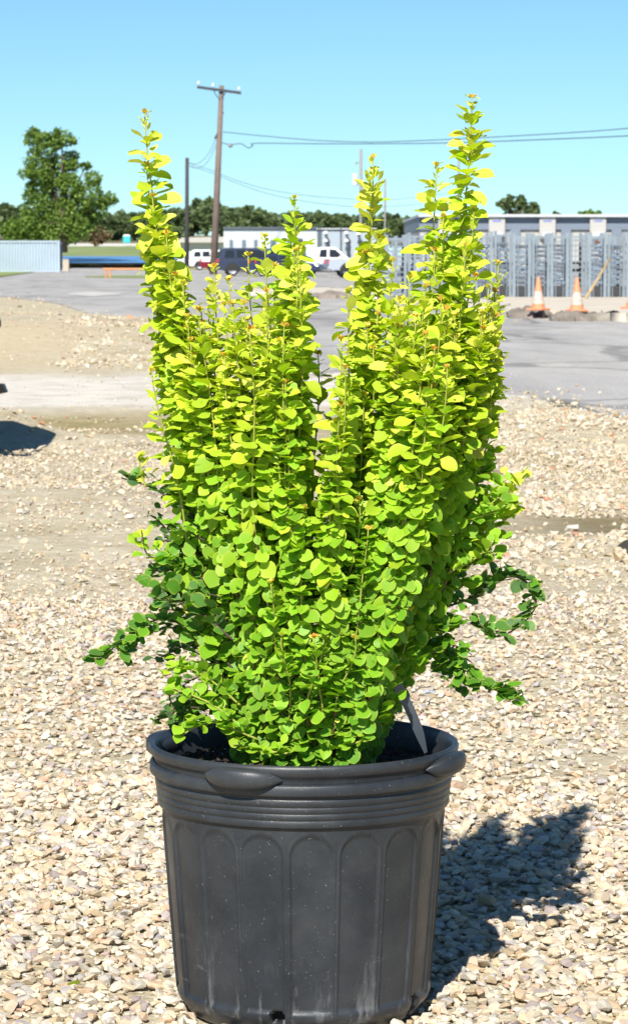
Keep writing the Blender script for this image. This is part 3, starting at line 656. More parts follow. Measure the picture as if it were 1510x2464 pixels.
# side branches, older darker leaves
def branch(pts, dy, tone, size=.021, step=.016, n=5, start=.12, tipcol=None, r=.0020, dry=False):
    ctl = [at(px, py, PY+dy+(d if len(q) else 0)) for (px, py, *q) in pts for d in [q[0] if q else 0]]
    path = []
    P = [ctl[0]]+ctl+[ctl[-1]]
    for i in range(1, len(P)-2):
        for k in range(7):
            t = k/7; a, b, c, d = P[i-1], P[i], P[i+1], P[i+2]
            path.append(.5*((2*b)+(c-a)*t+(2*a-5*b+4*c-d)*t*t+(3*b-a-3*c+d)*t**3))
    path.append(ctl[-1]); si = add_stem(path, r, .0009, M['twig'] if tone < .4 else M['shoot'])
    if dry: return
    Ln = sum((b-a).length for a, b in zip(path, path[1:])); d = Ln*start; cum = [0]
    for a, b in zip(path, path[1:]): cum.append(cum[-1]+(b-a).length)
    while d < Ln+.001:
        i = max(j for j in range(len(path)-1) if cum[j] <= d+1e-6); p = path[i].lerp(path[i+1], min((d-cum[i])/max(cum[i+1]-cum[i], 1e-6), 1)); dv = (path[i+1]-path[i]).normalized()
        for q in range(random.choice((n-1, n, n+1))):
            a = random.uniform(0, 6.28); v = Vector((math.cos(a), math.sin(a), random.uniform(-.2, .75)))+dv*.7; v.normalize()
            u = d/Ln; tn = tone if tipcol is None else lerp(tone, tipcol, max(0, (u-.35)/.65))
            off = Vector((random.uniform(-1, 1), random.uniform(-1, 1), random.uniform(-.6, 1)))*random.choice((0, .004, .010, .016))
            add_leaf(p+off, math.atan2(v.y, v.x), math.asin(v.z), size*1.02*random.uniform(.5, 1.2), min(max(.02, tn+(.08 if tn < .5 else 0)+random.gauss(0, .06)), .84), si, random.gauss(0, .5))
        d += step*random.uniform(.8, 1.2)
branch([(520, 1290), (430, 1215), (360, 1172), (292, 1150)], -.02, .12, size=.019)
branch([(350, 1172), (340, 1140), (334, 1098)], -.02, .80, size=.016, step=.011)
branch([(500, 1350), (430, 1300), (372, 1245)], .02, .12, size=.018)
branch([(500, 1340), (450, 1320), (400, 1300), (380, 1320)], -.03, .10, size=.016)
branch([(500, 1400), (410, 1350), (355, 1335), (340, 1275)], -.05, .25, size=.022, tipcol=.85)
branch([(560, 1500), (450, 1440), (358, 1405)], -.06, .20, size=.027, step=.017)
branch([(560, 1540), (460, 1460), (365, 1440)], -.08, .14, size=.027, step=.018)
branch([(570, 1620), (480, 1530), (390, 1490), (310, 1530), (240, 1588)], -.05, .24, size=.022, step=.014)
branch([(470, 1530), (400, 1510), (330, 1540), (285, 1580)], -.02, .16, size=.02)
branch([(580, 1700), (510, 1640), (430, 1600), (385, 1632)], -.08, .46, size=.023)
branch([(570, 1740), (500, 1690), (400, 1650)], -.10, .42, size=.022)
branch([(415, 1640), (408, 1680), (418, 1700), (412, 1722)], -.08, .1, dry=True, r=.0016)
branch([(620, 1780), (520, 1740), (470, 1750), (432, 1775)], -.10, .50, size=.025, step=.014)
branch([(560, 1660), (520, 1600), (450, 1560)], .0, .22, size=.022)
branch([(600, 1700), (540, 1690), (480, 1700)], .02, .25, size=.02)
branch([(520, 1480), (470, 1400), (420, 1370)], .03, .25, size=.022)
r9 = random.Random(4)
for k in range(24):                                             # fine tangle low on the left flank
    x0, y0 = r9.uniform(470, 560), r9.uniform(1250, 1740); L9 = r9.uniform(60, 135); up9 = r9.uniform(-.6, .5)
    branch([(x0, y0), (x0-L9*.5, y0+up9*L9*.3-12), (x0-L9, y0+up9*L9*.7)], r9.uniform(-.08, .06), r9.choice((.10, .18, .26, .34, .42)), size=r9.uniform(.015, .022), step=.013, n=4, r=.0014)
for k in range(10):
    x0, y0 = r9.uniform(1030, 1110), r9.uniform(1230, 1430); L9 = r9.uniform(80, 130); up9 = r9.uniform(-.8, -.1)
    branch([(x0, y0), (x0+L9*.55, y0+up9*L9*.45), (x0+L9, y0+up9*L9)], r9.uniform(-.05, .10), r9.uniform(.42, .60), size=r9.uniform(.018, .022), step=.014, n=4, r=.0015)
for k in range(9):
    x0, y0 = r9.uniform(960, 1060), r9.uniform(1330, 1620); L9 = r9.uniform(50, 110); up9 = r9.uniform(-.8, .4)
    branch([(x0, y0), (x0+L9*.5, y0+up9*L9*.3-12), (x0+L9, y0+up9*L9*.7)], r9.uniform(-.06, .08), r9.choice((.16, .26, .34)), size=r9.uniform(.016, .022), step=.014, n=4, r=.0014)
branch([(1040, 1470), (1130, 1440), (1190, 1400), (1240, 1388), (1282, 1418), (1285, 1465), (1250, 1505), (1195, 1532), (1150, 1500)], .03, .14, size=.023, step=.011, start=.12, n=5)
branch([(960, 1620), (1060, 1560), (1090, 1600), (1105, 1640), (1165, 1650), (1215, 1672), (1252, 1688)], .02, .24, size=.025, step=.011, start=.2)
branch([(1060, 1540), (1085, 1590), (1100, 1650)], .05, .12, size=.021)
branch([(960, 1560), (1030, 1560), (1080, 1500)], .06, .2, size=.021)
branch([(1060, 1420), (1130, 1320), (1200, 1230), (1255, 1140)], .0, .55, size=.023, tipcol=.82, step=.013)
branch([(1080, 1400), (1150, 1300), (1215, 1250), (1235, 1200)], .04, .45, size=.023, tipcol=.72, step=.013)
branch([(1050, 1450), (1130, 1360), (1190, 1330)], .02, .42, size=.023)
branch([(1060, 1300), (1140, 1160), (1185, 1090)], .04, .5, size=.024, tipcol=.7)
branch([(980, 1520), (1060, 1440), (1130, 1400)], .0, .36, size=.023)
branch([(930, 1620), (1010, 1540), (1090, 1500)], -.02, .36, size=.023)
branch([(880, 1720), (960, 1640), (1010, 1600)], -.04, .45, size=.024)
branch([(840, 1780), (900, 1740), (940, 1660)], -.10, .52, size=.024)
branch([(790, 1800), (850, 1790), (880, 1775)], -.12, .50, size=.022)
branch([(700, 1815), (600, 1800), (560, 1790)], -.13, .48, size=.022)

P = np.array([p[:] for p in L_pos]); D = np.array(L_dir); RO = np.array(L_roll); SZ = np.array(L_size); TN = np.clip(np.array(L_tone), 0, 1); ST = np.array(L_stem); nL = len(P)
az, el = D[:, 0], D[:, 1]
dx = np.stack([np.cos(el)*np.cos(az), np.cos(el)*np.sin(az), np.sin(el)], -1); sd = np.stack([-np.sin(az), np.cos(az), np.zeros(nL)], -1); nm = np.cross(dx, sd)
YG = np.array(L_yng); tgt = nm*1.0+np.array([-.10, -.90, .22])*(1-.85*YG)[:, None]; nm = tgt-dx*(tgt*dx).sum(1)[:, None]; nm /= np.linalg.norm(nm, axis=1)[:, None]; sd = np.cross(nm, dx)
sd2 = sd*np.cos(RO)[:, None]+nm*np.sin(RO)[:, None]; nm2 = np.cross(dx, sd2)
LR = np.stack([dx, sd2, nm2], -1); WID = np.clip(1.04-.32*YG, .68, 1.0); SC3 = np.stack([SZ, SZ*WID, SZ], -1)
lvid = rng.integers(0, len(LEAVES), nL); lrnd = rng.uniform(size=nL); Q = P-np.array(shrub.location[:])
# which leaves show largest: splat centres into a coarse depth buffer
cen = P+dx*(SZ*.55)[:, None]; tocam = np.array([0, 0, CAM_H])-cen; dist = np.linalg.norm(tocam, axis=1)
facing = np.abs((nm2*tocam).sum(1)/dist); area = SZ**2*facing
u_ = np.round((cen[:, 0]/cen[:, 1]*FPX)/26).astype(int); v_ = np.round(((CAM_H-cen[:, 2])/cen[:, 1]*FPX)/26).astype(int)
near = {}
for i in np.argsort(dist):
    near.setdefault((u_[i], v_[i]), i)
front = np.zeros(nL, bool); front[list(near.values())] = True
pick = np.argsort(-np.where(front, area, 0))[:300]; rest = np.ones(nL, bool); rest[pick] = False
fo = link('foliage', instance_mesh('foliage', LEAVES, lvid[rest], Q[rest], LR[rest], SC3[rest], M['leaf'], {'tone': TN[rest], 'rnd': lrnd[rest]}, True, {'edge': LEDGE}), shrub)
tag(fo, kind='stuff')
cache = {}
for i in pick:
    key = (int(lvid[i]), int(TN[i]*14))
    if key not in cache:
        v, f = LEAVES[key[0]]; cache[key] = np_mesh('leaf', v, f, M['leaf'], {'tone': np.full(len(v), (key[1]+.5)/14), 'rnd': np.full(len(v), float(lrnd[i])), 'edge': LEDGE[key[0]]}, True)
    o = link('leaf', cache[key], stems[int(ST[i])]); m4 = Matrix.Identity(4)
    for a in range(3):
        for b in range(3): m4[a][b] = float(LR[i, a, b]*SC3[i, b])
        m4[a][3] = float(Q[i, a])
    o.matrix_local = m4

# plant label stuck in the soil
pl = thing('plant_label', at(1024, 1812, PY-.02), 'grey plastic plant label leaning in the right side of the pot', 'plant label')
a = Vector((0, 0, 0)); b = at(950, 1640, PY-.08)-at(1024, 1812, PY-.02); n_ = 10; V = []; F = []
for i in range(n_):
    u = i/(n_-1); p = a.lerp(b, u)+Vector((.004*math.sin(u*3.0), 0, 0)); w = .0072*min(1, .35+u*2.2)
    for k, (sx2, sy2) in enumerate(((-1, 0), (1, 0), (1, 1), (-1, 1))): V.append(p+Vector((sx2*w*.92, sx2*w*.35+sy2*.0012, sx2*w*.36)))
for i in range(n_-1):
    for k in range(4): F.append((i*4+k, i*4+(k+1) % 4, (i+1)*4+(k+1) % 4, (i+1)*4+k))
F += [(0, 3, 2, 1), tuple(range((n_-1)*4, n_*4))]
mesh_obj('strip', V, F, M['label'], pl, smooth=False)

# ------------------------------------------------------------------ small things on the ground
M['black'] = simple('black rubber and paint', (.012, .012, .013), .5); M['blue_paper'] = simple('blue and white paper', (.42, .55, .78), .7, var=.35, scale=70)
p = gpt(1032, 1660, .03); V = []; F = []
for i in range(6):
    for j in range(3): V.append((p.x-.017+.0068*i, p.y-.012+.012*j, p.z+.004+random.uniform(0, .008)))
for i in range(5):
    for j in range(2): F.append((i*3+j, (i+1)*3+j, (i+1)*3+j+1, i*3+j+1))
o = mesh_obj('paper_scrap', V, F, M['blue_paper']); o.modifiers.new('thick', 'SOLIDIFY').thickness = .0006
tag(o, 'crumpled blue and white scrap of litter on the gravel right of the shrub', 'litter')
def fallen(px, py, lab):
    p = gpt(px, py, .02); v, f = LEAVES[2]; me = np_mesh('fallen_leaf', v*.024, f, M['leaf'], {'tone': np.full(len(v), .72), 'rnd': np.full(len(v), .5), 'edge': LEDGE[2]}, True)
    o = link('fallen_leaf', me); o.location = p; o.rotation_euler = (.5, -.3, random.uniform(0, 6)); tag(o, lab, 'leaf')
fallen(190, 2368, 'yellow green fallen leaf on the gravel left of the pot')
# dark edging at the right
P0 = [gpt(1484, 1318), gpt(1500, 1327), gpt(1520, 1340), gpt(1560, 1362)]; mb = MB(); V = []; F = []
for i, q in enumerate(P0):
    h = (.004, .045, .075, .09)[i]; V += [(q.x, q.y, q.z-.02), (q.x, q.y, q.z+h), (q.x+.01, q.y+.012, q.z+h), (q.x+.01, q.y+.012, q.z-.02)]
for i in range(3):
    for k in range(4): F.append((i*4+k, (i+1)*4+k, (i+1)*4+(k+1) % 4, i*4+(k+1) % 4))
o = mesh_obj('edging_strip', V, F, M['black']); tag(o, 'curved dark edging strip half buried at the right edge', 'edging')
# cart cut off by the left edge
cp = gpt(-105, 1112); cart = thing('hand_cart', cp, 'black cart cut off by the left edge, handle end pointing right', 'cart')
b = at(6, 776, cp.y+.05)-cp; c = at(-120, 800, cp.y+.05)-cp
MB().tube([c+Vector((-.5, 0, -.05)), c, b-Vector((.06, 0, .0))], .022, 10).build('handle', M['black'], cart, smooth=True)
gp = MB().lathe([(0.001, -.05), (.028, -.048), (.036, -.03), (.037, .02), (.03, .042), (.001, .048)], 16).build('grip', M['black'], cart, smooth=True)
gp.rotation_euler = (0, R(80), 0); gp.location = b-Vector((.055, 0, 0))
k = at(16, 940, cp.y)-cp
MB().add([(k.x-1.2, -.02, k.z+.1), (k.x-.02, -.02, k.z+.035), (k.x, 0, k.z-.01), (k.x-.05, 0, k.z-.02), (k.x-1.2, -.02, k.z-.08), (k.x-1.2, .16, k.z+.1), (k.x-.02, .1, k.z+.035), (k.x, .08, k.z-.01), (k.x-.05, .08, k.z-.02), (k.x-1.2, .16, k.z-.08)],
         [(0, 4, 3, 2, 1), (5, 6, 7, 8, 9), (0, 1, 6, 5), (1, 2, 7, 6), (2, 3, 8, 7), (3, 4, 9, 8), (4, 0, 5, 9)]).build('tray_lip', M['black'], cart)
MB().box((-1.6, -.1, .34), (.06, .75, 1.35)).build('tray', M['black'], cart, bevel=.05)  # unseen box added as the cart's tray, made tall to cast shadow into view
for y_ in (-.18, .85): MB().lathe([(.05, -.04), (.28, -.05), (.31, -.03), (.31, .03), (.28, .05), (.05, .04)], 24, (-.55, y_, .31), 'Y').build('wheel', M['black'], cart, smooth=True)

# ------------------------------------------------------------------ cones, stick, racks
M['cone'] = simple('faded orange cone', (.74, .27, .13), .6, var=.15, scale=9); M['white'] = simple('white paint', (.72, .72, .70), .5, var=.08); M['sleeve'] = simple('scuffed white sleeve', (.60, .44, .37), .6, var=.3, scale=14)
M['galv'] = simple('galvanised steel', (.22, .265, .305), .5, .25, var=.15, scale=5); M['tray'] = simple('stacked grey trays', (.09, .115, .15), .35, var=.5, scale=9); M['wrap'] = simple('shiny plastic wrap', (.15, .195, .25), .16, var=.6, scale=14, bump=1.0, bscale=30)
M['crate'] = simple('dark crate', (.03, .032, .036), .6, var=.4, scale=8); M['wood'] = simple('tan wood', (.40, .29, .15), .8, var=.2); M['rust'] = simple('rusty brown sheet', (.26, .15, .12), .8, var=.25)
def cone(px, py, lab):
    p = gpt(px, py, .172); t = thing('traffic_cone', p, lab, 'traffic cone', 'orange traffic cones', random.uniform(0, 1))
    MB().box((-.16, -.16, 0), (.16, .16, .035)).build('base', M['cone'], t, bevel=.012)
    MB().lathe([(.125, .035), (.108, .11), (.1085, .112)], 24).build('lower_body', M['cone'], t, smooth=True)
    MB().lathe([(.1083, .11), (.067, .33)], 24).build('sleeve', M['sleeve'], t, smooth=True)
    MB().lathe([(.067, .33), (.028, .555), (.024, .575), (.012, .58), (.0, .58)], 24).build('upper_body', M['cone'], t, smooth=True)
cone(1294, 746, 'left orange traffic cone with scuffed white sleeve before the racks'); cone(1387, 749, 'middle orange traffic cone with white sleeve beside the leaning stick'); cone(1521, 742, 'orange traffic cone cut off by the right edge of the photo')
a = at(1406, 721, 66.5); b = at(1466, 622, 67.5); t = thing('wooden_stick', a, 'long tan wooden stick leaning against the metal racks', 'stick')
MB().tube([(0, 0, 0), (b-a)*.5+Vector((.01, 0, 0)), b-a], [.035, .032, .028], 8).build('shaft', M['wood'], t, smooth=True)
def rack(px, Y, w, kind, label):
    p = at(px, 700, Y); p.z = float(gslope(Y))+.03; t = thing('metal_rack', p, label, 'metal rack', 'galvanised nursery racks', random.uniform(-.04, .04))
    H = 1.66+random.uniform(-.03, .05); d = 1.1; hw = w/2
    for sx2 in (-1, 1):
        for sy2 in (0, 1):
            x = sx2*(hw-.04); MB().box((x-.036, sy2*d-.02, .06), (x+.036, sy2*d+.02, H)).build('post', M['galv'], t)
    MB().box((-hw, -.015, .06), (hw, d+.015, .12)).build('base_frame', M['galv'], t)
    MB().box((-hw+.03, -.022, H-.12), (hw-.03, .018, H-.08)).build('top_rail', M['galv'], t)
    for sx2 in (-1, 1): MB().lathe([(.01, -.02), (.05, -.02), (.05, .02), (.01, .02)], 12, (sx2*(hw-.06), .02, .052), 'Y').build('caster', M['crate'], t)
    if kind == 'wire':
        n = 11
        for k in range(n): MB().box((-hw+.076, -.012, .2+k*.128), (hw-.076, d*.9, .2+k*.128+.026)).build('shelf', M['galv'], t)
        for k in (-.33, .33): MB().box((k*hw-.011, -.03, .14), (k*hw+.011, -.015, H-.12)).build('bar', M['galv'], t)
    else:
        n = random.randint(8, 10)
        for k in range(n):
            z = .44+k*(H-.68)/n; h_ = (H-.68)/n*.74; j = random.uniform(-.015, .015)
            MB().box((-hw+.085+j, .03+random.uniform(0, .05), z), (hw-.085+j, d-.05, z+h_)).build('tray_stack', M['wrap'] if random.random() < .6 else M['tray'], t, bevel=.012)
        MB().box((-hw+.078, .0, .125), (hw-.078, d-.03, .40)).build('crate', M['crate'], t, bevel=.01)
        for k in (-.42, .42): MB().box((k*hw-.009, -.028, .14), (k*hw+.009, -.016, H-.12)).build('bar', M['galv'], t)
    return t
ordn = ['first', 'second', 'third', 'fourth', 'fifth', 'sixth', 'seventh', 'eighth', 'ninth', 'tenth', 'eleventh', 'twelfth', 'thirteenth', 'fourteenth', 'fifteenth', 'sixteenth']
k = 0
for i, px in enumerate((952, 1006, 1060, 1114)): rack(px, 71+i*.1, .53, 'wire', 'open wire-shelved metal rack, %s from the left end of the racks' % ordn[i])
px = 1163; i = 0
while px < 1640:
    lab = 'metal rack stacked with shiny wrapped trays, %s from the wire-shelved racks' % ordn[i]
    rack(px, 69.5+(.25 if i % 2 else 0)-i*.06, .44, 'wire' if i == 5 else 'tray', lab); px += 45.5; i += 1
for i, px in enumerate((975, 1035, 1100, 1180, 1270, 1345, 1430, 1500)): rack(px, 74.5+i*.05, .55, 'wire', 'metal rack in the row behind, %s from the left' % ordn[i])
a = at(1478, 606, 71.5); o = MB().box((-.27, -.02, -.06), (.27, .02, .06)).build('board', M['rust']); o.location = at(1455, 592, 71.8); o.rotation_euler = (.5, R(24), 0); tag(o, 'rusty brown board lying tilted on top of the racks', 'board')
# orange pipe barrier
M['orange'] = simple('orange painted pipe', (.60, .24, .07), .5); p = gpt(305, 668, .05); sc = p.y/FPX; t = thing('pipe_barrier', p, 'low orange pipe barrier in the grass by the road', 'barrier')
w0, w1, hh = (248-305)*sc, (372-305)*sc, 21*sc
MB().tube([(w0, 0, hh), (w1, 0, hh)], .055, 8).build('rail', M['orange'], t)
MB().tube([(w0, 1.6, hh*.98), (w1, 1.6, hh*.98)], .05, 8).build('rail', M['orange'], t)
for x in (w0+.05, w0+(w1-w0)*.14, w1*.75, w1): MB().tube([(x, 0 if x != w0+.05 else 1.6, -.05), (x, 0 if x != w0+.05 else 1.6, hh-.03)], .05, 8).build('post', M['orange'], t)

# ------------------------------------------------------------------ vehicles
M['glass'] = simple('dark car glass', (.02, .025, .03), .08); M['tyre'] = simple('tyre rubber', (.02, .02, .02), .8); M['rim'] = simple('alloy rim', (.55, .56, .58), .3, .6); M['red_lens'] = simple('red tail lamp', (.55, .02, .02), .3); M['chrome'] = simple('chrome', (.6, .6, .62), .2, .8)
def paint(n, c): return simple(n, c, .22, 0, .04)
def vehicle(name, px, py, Y, colr, kind, label, cat, rz=0.0, group='vehicles parked across the yard'):
    p = at(px, py, Y); p.z = float(gslope(Y))+.03
    t = thing(name, p, label, cat, group, rz); c = paint(label[:20]+' paint', colr)
    if kind == 'pickup':
        Ln, W, H, wr = 5.7, 1.98, 1.88, .40; wx = (1.15, 4.75)
        lower = [(0, .55), (.05, 1.12), (2.05, 1.12), (2.05, 1.14), (4.15, 1.16), (5.45, 1.08), (5.68, .95), (5.70, .5), (5.5, .42), (.25, .45)]
        cab = [(1.98, 1.13), (2.12, 1.80), (2.35, 1.88), (3.25, 1.88), (3.5, 1.80), (4.25, 1.16)]
        wins = [[(2.25, 1.2), (2.36, 1.72), (2.80, 1.75), (2.80, 1.2)], [(2.95, 1.2), (2.95, 1.75), (3.38, 1.72), (3.92, 1.2)]]
    else:
        Ln, W, H, wr = (4.9, 1.95, 1.82, .38) if kind == 'suv' else (4.6, 1.8, 1.45, .33); wx = (.95, Ln-.95); q = H/1.82
        lower = [(.0, .5), (.0, .95*q), (.06, 1.08*q), (3.4*Ln/4.9, 1.12*q), (Ln-.25, 1.0*q), (Ln, .85*q), (Ln, .45), (Ln-.2, .36), (.15, .38)]
        k = Ln/4.9; cab = [(.06 if kind == 'suv' else .75, 1.08*q), (.28 if kind == 'suv' else 1.35, 1.74*q), (.5 if kind == 'suv' else 1.6, H), (2.55*k, H), (2.85*k, 1.76*q), (3.62*k, 1.11*q)]
        x0 = .42 if kind == 'suv' else 1.25
        wins = [[(x0, 1.18*q), (x0+.1, 1.64*q), (x0+.62, 1.68*q), (x0+.68, 1.18*q)], [(x0+.8, 1.18*q), (x0+.8, 1.68*q), (x0+1.42, 1.68*q), (x0+1.5, 1.18*q)], [(x0+1.62, 1.18*q), (x0+1.58, 1.68*q), (2.7*k+.02, 1.66*q), (3.3*k, 1.18*q)]]
    hw = W/2
    MB().prism([(x-Ln/2, z) for x, z in lower][::-1], -hw, hw).build('body', c, t, bevel=.05)
    m = MB(); n = len(cab); V = [(x-Ln/2, -hw+.04+.16*max(0, (z-1.1)/.7), z) for x, z in cab]+[(x-Ln/2, hw-.04-.16*max(0, (z-1.1)/.7), z) for x, z in cab]
    m.add(V, [tuple(range(n-1, -1, -1)), tuple(range(n, 2*n))]+[(i, (i+1) % n, n+(i+1) % n, n+i) for i in range(n)]).build('cabin', c, t, bevel=.04)
    for wv in wins:
        for sg in (-1, 1):
            pts = [(x-Ln/2, sg*(hw-.04-.16*max(0, (z-1.1)/.7)+.006), z) for x, z in wv]
            o = mesh_obj('window', pts+[(a_, b_-sg*.02, c_) for a_, b_, c_ in pts], [(0, 1, 2, 3), (7, 6, 5, 4), (0, 4, 5, 1), (1, 5, 6, 2), (2, 6, 7, 3), (3, 7, 4, 0)], M['glass'], t)
    (xa, za), (xb, zb) = cab[-1], cab[-2]; u0, u1 = .08, .92; ps = []
    for u in (u0, u1):
        for sg in (-1, 1): ps.append((lerp(xa, xb, u)-Ln/2+.03, sg*(hw-.16-.12*u), lerp(za, zb, u)+.02))
    mesh_obj('windscreen', ps+[(x-.03, y, z-.03) for x, y, z in ps], [(0, 1, 3, 2), (4, 6, 7, 5), (0, 2, 6, 4), (1, 5, 7, 3), (0, 4, 5, 1), (2, 3, 7, 6)], M['glass'], t)
    if kind != 'pickup':
        (xa, za), (xb, zb) = cab[0], cab[1]; ps = []
        for u in (.15, .9):
            for sg in (-1, 1): ps.append((lerp(xa, xb, u)-Ln/2-.012, sg*(hw-.2-.12*u), lerp(za, zb, u)+.005))
        mesh_obj('rear_window', ps+[(x+.03, y, z-.02) for x, y, z in ps], [(0, 2, 3, 1), (4, 5, 7, 6), (0, 4, 6, 2), (1, 3, 7, 5), (0, 1, 5, 4), (2, 6, 7, 3)], M['glass'], t)
    else:
        MB().box((.12-Ln/2, -hw+.09, .9), (1.9-Ln/2, hw-.09, 1.124)).build('bed_liner', M['crate'], t)
    for x in wx:
        for sg in (-1, 1):
            w = MB().lathe([(wr*.6, -.11), (wr*.9, -.12), (wr, -.08), (wr, .08), (wr*.9, .12), (wr*.6, .11)], 22, (x-Ln/2, sg*(hw-.10), wr), 'Y').build('wheel', M['tyre'], t, smooth=True)
            MB().lathe([(.02, -.09), (.06, -.115), (wr*.3, -.09), (wr*.56, -.112), (wr*.66, -.115), (wr*.66, .11), (wr*.3, .1), (.02, .1)], 14, (x-Ln/2, sg*(hw-.10), wr), 'Y').build('rim', M['rim'], w)
            arch = MB(); A_ = [(x-Ln/2+(wr+.09)*math.cos(a_), wr+(wr+.09)*math.sin(a_)) for a_ in np.linspace(-.1, math.pi+.1, 14)]
            arch.prism(A_[::-1] if False else A_, sg*(hw+.004)-.012, sg*(hw+.004)+.002).build('wheel_arch', M['tyre'], t)
    for sg in (-1, 1):
        MB().box((-.02-Ln/2, sg*(hw-.10)-.09, .82), (.09-Ln/2, sg*(hw-.06)+.075, 1.08)).build('tail_lamp', M['red_lens'], t)
        MB().box((Ln/2-.16, sg*(hw-.2)-.12, .72), (Ln/2+.015, sg*(hw-.18)+.12, .88)).build('headlamp', M['chrome'], t)
        MB().box((.75, sg*(hw+.1)-.09, 1.12), (.9, sg*(hw+.1)+.09, 1.3)).build('mirror', c, t, bevel=.03)
    for xx in (-Ln/2-.05, Ln/2-.1): MB().box((xx, -hw+.06, .44), (xx+.15, hw-.06, .64)).build('bumper', M['chrome'] if kind == 'pickup' else c, t, bevel=.03)
    return t
vehicle('pickup_truck', 787, 650, 196, (.80, .81, .82), 'pickup', 'white pickup truck parked left of the silver pickup', 'pickup truck', R(2))
vehicle('pickup_truck', 897, 655, 176, (.36, .40, .46), 'pickup', 'silver pickup truck nearest, parked facing right', 'pickup truck', R(8))
vehicle('pickup_truck', 876, 645, 215, (.78, .80, .82), 'pickup', 'white truck cab partly hidden behind the silver pickup', 'pickup truck', R(4))
vehicle('suv', 612, 650, 190, (.030, .040, .075), 'suv', 'dark navy suv just right of the tall utility pole', 'suv', R(6))
vehicle('suv', 655, 645, 205, (.02, .09, .13), 'suv', 'dark teal suv parked behind the navy vehicles', 'suv', R(4))
vehicle('car', 690, 650, 186, (.025, .035, .085), 'sedan', 'dark blue car parked between the navy suv and white pickup', 'car', R(-14))
vehicle('car', 554, 636, 222, (.17, .010, .022), 'sedan', 'dark red car behind the tall utility pole', 'car', R(3))
vehicle('suv', 520, 624, 262, (.80, .81, .82), 'suv', 'white suv left of the tall utility pole', 'suv', R(2))

# ------------------------------------------------------------------ buildings
M['wall_white'] = simple('pale metal wall', (.47, .52, .55), .5, var=.04, scale=.4); M['wall_grey'] = simple('blue grey metal wall', (.34, .40, .45), .5, var=.05, scale=.4); M['fascia'] = simple('slate blue cladding', (.16, .195, .25), .5, var=.05, scale=.3)
M['cream'] = simple('cream panel', (.39, .38, .355), .6, var=.05); M['roof_edge'] = simple('light roof edge', (.50, .52, .54), .4); M['dark_trim'] = simple('dark trim', (.08, .10, .12), .5); M['logo'] = simple('blue lettering', (.10, .16, .50), .5)
def bbox(px0, px1, py0, py1, Y, d=1.0):
    """box whose front face fills a pixel rectangle at distance Y"""
    a = at(px0, py1, Y); b = at(px1, py0, Y); return (a.x, Y, a.z), (b.x, Y+d, b.z)
def rel(bx, o): return tuple(bx[0][i]-o[i] for i in range(3)), tuple(bx[1][i]-o[i] for i in range(3))
def ribs(mb, px0, px1, py0, py1, Y, n, o):
    for k in range(n):
        x = px0+(px1-px0)*(k+.5)/n; a, b = rel(bbox(x-.25, x+.25, py0, py1, Y-.04, .05), o); mb.box(a, b)
# white office
M['office_glass'] = simple('grey office glass', (.13, .17, .20), .25)
Y = 232; o0 = at(650, 622, Y); o0.z = -.28; t = thing('office_building', o0, 'low white metal office building with a row of small windows', 'building')
a, b = rel(bbox(538, 762, 549, 628, Y, 14), o0); MB().box(a, b).build('wall', M['wall_white'], t)
a, b = rel(bbox(536, 764, 545.5, 549.3, Y-.25, 14.5), o0); MB().box(a, b).build('roof', M['dark_trim'], t)
m = MB(); ribs(m, 538, 762, 550, 628, Y, 46, o0); m.build('wall_ribs', M['wall_white'], t)
for (x0, x1) in ((551, 561), (581, 592), (610, 620), (649, 665), (690, 700)):
    a, b = rel(bbox(x0, x1, 575, 595, Y-.06, .1), o0); w = MB().box(a, b).build('window', M['roof_edge'], t)
    a, b = rel(bbox(x0+1, x1-1, 576.5, 593.5, Y-.09, .06), o0); MB().box(a, b).build('pane', M['office_glass'], w)
a, b = rel(bbox(704, 727, 573, 577, Y-1.6, 1.6), o0); MB().box(a, b).build('awning', M['dark_trim'], t)
# grey annex
o0 = at(820, 622, 231); o0.z = -.28; t = thing('workshop_building', o0, 'blue grey metal workshop with white hooded vents behind the pickups', 'building')
a, b = rel(bbox(762.5, 905, 551, 628, 231, 14), o0); MB().box(a, b).build('wall', M['wall_grey'], t)
a, b = rel(bbox(761, 906, 548.5, 551.2, 230.8, 14.3), o0); MB().box(a, b).build('roof', M['roof_edge'], t)
m = MB(); ribs(m, 763, 905, 552, 628, 231, 34, o0); m.build('wall_ribs', M['wall_grey'], t)
for x in (764, 769, 818): a, b = rel(bbox(x, x+1.6, 545, 625, 230.6, .3), o0); MB().box(a, b).build('downpipe', M['dark_trim'], t)
for (x, y) in ((783, 560), (783, 579), (833, 560), (833, 579), (862, 562)):
    q = at(x, y, 230.3)-o0; MB().tube([q+Vector((.15, .4, -1.3)), q+Vector((.12, 0, -.5)), q], .11, 8).build('vent_pipe', M['dark_trim'], t)
    MB().lathe([(.0, .16), (.12, .13), (.2, .02), (.22, -.08), (.0, -.08)], 14, q).build('vent_hood', M['white'], t, smooth=True)
# shed left of the office
o0 = at(480, 622, 300); o0.z = -.28; t = thing('white_shed', o0, 'long low white shed behind the short dark pole', 'shed')
a, b = rel(bbox(425, 545, 583, 640, 300, 10), o0); MB().box(a, b).build('wall', M['wall_white'], t)
a = at(422, 583, 299)-o0; b = at(546, 583, 299)-o0; c = at(546, 570, 305)-o0
MB().prism([(a.x, a.z), (b.x, b.z), (b.x-.3, c.z), (a.x+.6, c.z-.1)], -1, 10).build('roof', M['cream'], t)
